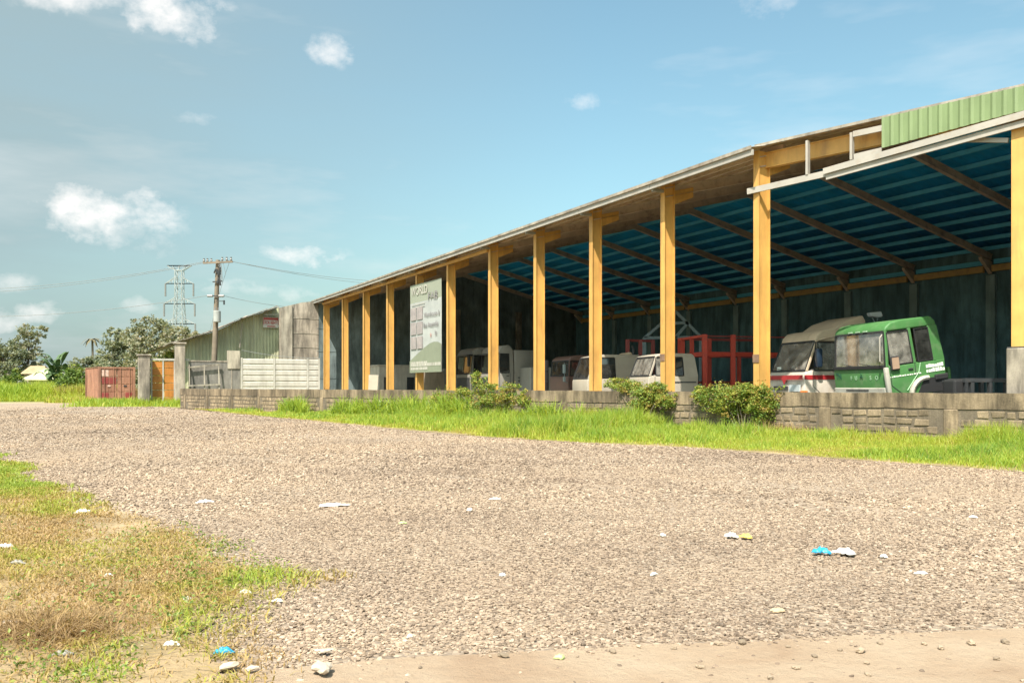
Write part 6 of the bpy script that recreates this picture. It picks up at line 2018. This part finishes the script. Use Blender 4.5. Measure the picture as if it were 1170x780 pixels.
def litter():
    WP = paint('white_plastic', (.66, .64, .60), .45, (.55, .5, .42), .25, 8, 1, .06)
    BL = paint('blue_plastic', (.03, .30, .50), .4, None, 0, 8, 1, .15)
    YP = paint('yellow_plastic', (.75, .55, .12), .5, None, 0, 8, 1, .1)
    CB = paint('cardboard', (.48, .35, .22), .9, None, 0, 8, 1, .1)
    PL = paint('pale_green_leaf', (.45, .52, .22), .6, None, 0, 8, 1, .1)
    items = [
        ('long white plastic scrap lying on the gravel left of centre', 380, 579, .40, .16, .03, WP),
        ('small white plastic scrap on the gravel at the left', 234, 575, .22, .14, .03, WP),
        ('white wrapper scrap on the gravel right of the crushed blue one', 1010, 638, .07, .08, .02, WP),
        ('flat white scrap on the gravel at the right edge area', 1053, 657, .12, .06, .012, WP),
        ('tiny white scrap near the middle right of the gravel', 757, 613, .07, .09, .015, WP),
        ('small folded white scrap in the middle of the gravel', 574, 659, .075, .05, .012, WP),
        ('thin white scrap right of the middle of the gravel', 747, 658, .09, .035, .008, WP),
        ('crumpled white bag in the olive grass at the left', 95, 588, .20, .16, .05, WP),
        ('white bag scrap at the left picture edge', 6, 627, .17, .09, .03, WP),
        ('dusty grey bag scrap in the straw grass at the left', 20, 646, .16, .06, .03, CABGREY),
        ('pale torn scrap in the straw grass left of the weeds', 124, 660, .10, .05, .015, WP),
        ('white scrap on the grass edge beside green weeds', 280, 679, .12, .05, .015, WP),
        ('small white scrap beside the last weeds by the gravel', 318, 689, .09, .04, .012, WP),
        ('pale paper scrap in the middle of the straw grass', 213, 687, .08, .05, .012, WP),
        ('crumpled white scrap near the blue plastic at the bottom left', 196, 740, .11, .04, .02, WP),
        ('blue plastic scrap in the weeds at the bottom left', 255, 749, .11, .06, .03, BL),
        ('pale grey plastic scrap at the bottom left corner', 72, 751, .13, .05, .02, CABGREY),
        ('flat tan cardboard piece on the gravel at the lower right', 889, 700, .14, .06, .012, CB),
        ('pale green fallen leaf on the sandy track', 640, 754, .075, .05, .012, PL),
        ('pale green leaf on the gravel left of centre', 460, 599, .10, .07, .012, PL),
        ('small white scrap on the gravel edge near the sandy track', 468, 730, .04, .03, .01, WP),
        ('white scrap far out on the gravel near the wall grass', 1112, 592, .09, .08, .012, WP),
        ('thin white scrap on the gravel above centre', 566, 571, .18, .07, .012, WP),
        ('white scrap of plastic on the gravel just left of centre', 537, 584, .09, .12, .02, WP),
    ]
    for i, (lab, x, y, w, d, h, mt) in enumerate(items):
        scrap(lab, x, y, w, d, h, mt, seed=i, name='fallen_leaf' if 'leaf' in lab else ('cardboard_scrap' if 'cardboard' in lab else 'plastic_scrap'), cat='leaf' if 'leaf' in lab else 'litter')
    # two-colour wrappers: an Empty with its coloured ends
    for lab, lst in (('crushed wrapper with a blue end and white middle on the gravel at right', ((938, 635, .16, .13, .05, BL, 'blue_end'), (966, 636, .22, .15, .05, WP, 'white_end'))),
                     ('crushed white and yellow wrapper on the gravel right of centre', ((835, 616, .13, .14, .04, WP, 'white_end'), (853, 617, .14, .12, .035, YP, 'yellow_end')))):
        Z = EYE * 1000 / (lst[0][1] - 441); c = px(lst[0][0], lst[0][1], Z)
        t = thing('crushed_wrapper', lab, 'wrapper', (c.x, c.y, 0))
        for k, (x, y, w, d, h, mt, nm) in enumerate(lst):
            o, p = scrap('', x, y, w, d, h, mt, name=nm, seed=40 + k, rot=.1)
            for key in ('label', 'category'):
                if key in o: del o[key]
            o.parent = t; o.location = (p.x - c.x, p.y - c.y, .022)
    # loose stones on the sandy track and bigger cobbles at the gravel edge
    stones = []
    meshes = []
    for k in range(5):
        bm = bmesh.new(); bmesh.ops.create_icosphere(bm, subdivisions=2, radius=.5)
        for v in bm.verts:
            n = v.co.normalized(); v.co *= 1 + .30 * math.sin(n.x * 4 + k) * math.sin(n.y * 3.3 + k * 2) + random.uniform(-.14, .14)
            v.co.z *= .55; v.co.y *= .78; v.co.x *= 1.15
        me = bpy.data.meshes.new('loose_stone'); bm.to_mesh(me); bm.free(); me.materials.append(paint('loose_stone', (.30, .23, .165), .95, None, 0, 9, 1, .15, rand=.35)); meshes.append(me)
    spots = [(800, 765, .035), (910, 766, .032), (983, 747, .05), (931, 752, .03), (1056, 738, .03), (1148, 736, .045), (1139, 755, .035), (848, 737, .045), (990, 760, .028), (992, 773, .03), (880, 777, .035), (960, 745, .022),
             (560, 752, .02), (480, 765, .02), (575, 752, .045), (700, 747, .035), (730, 741, .03), (820, 738, .04), (1075, 743, .04), (1110, 738, .05), (770, 743, .03), (660, 752, .018), (1005, 737, .03), (900, 741, .025)]
    ORD = 'first second third fourth fifth sixth seventh eighth ninth tenth eleventh twelfth thirteenth fourteenth fifteenth sixteenth seventeenth eighteenth nineteenth twentieth twenty-first twenty-second twenty-third twenty-fourth'.split()
    spots.sort()
    for i, (x, y, s) in enumerate(spots):
        Z = EYE * 1000 / (y - 441); p = px(x, y, Z)
        o = link('loose_stone', meshes[i % 5]); o.location = (p.x, p.y, .008 + s * .22); o.scale = (s, s, s); o.rotation_euler = (random.uniform(-.3, .3), 0, random.uniform(0, 6))
        tag(o, 'small loose brown stone on the bare sandy track, %s from the left' % ORD[i], 'stone', 'loose stones on the sandy track')
    for i, (x, y, s, lab) in enumerate(((369, 750, .055, 'pale flat stone on the gravel edge at the bottom left'), (262, 768, .075, 'large white stone half in the grass at the bottom left'), (368, 772, .10, 'flat sand-coloured slab of stone on the track at the bottom left'), (12, 722, .12, 'rounded tan stone at the left edge beside the dead grass tuft'), (288, 770, .05, 'small white stone beside the large white one'))):
        Z = EYE * 1000 / (y - 441); p = px(x, y, Z)
        o = link('pale_stone', meshes[(i + 2) % 5].copy()); o.data.materials[0] = paint('pale_stone', (.46, .39, .31), .9, None, 0, 6, 1, .12); o.location = (p.x, p.y, .02 + s * .18); o.scale = (s * 1.2, s, s * .7); o.rotation_euler = (0, 0, i)
        tag(o, lab, 'stone')
    # tuft of dead grass at the lower left
    p = px(48, 726, EYE * 1000 / (726 - 441))
    n = 1500
    b = np.c_[p.x + RNG.normal(0, .17, n), p.y + RNG.normal(0, .10, n), np.full(n, .015)]
    o = blades('dead_tuft', b, RNG.uniform(.05, .16, n), RNG.uniform(.003, .007, n), np.clip(RNG.normal(.18, .14, n), 0, .6), DRYGRASS, lean=2.6)
    tag(o, 'tangled tuft of dead brown grass at the lower left', 'dead grass', kind='stuff')


litter()
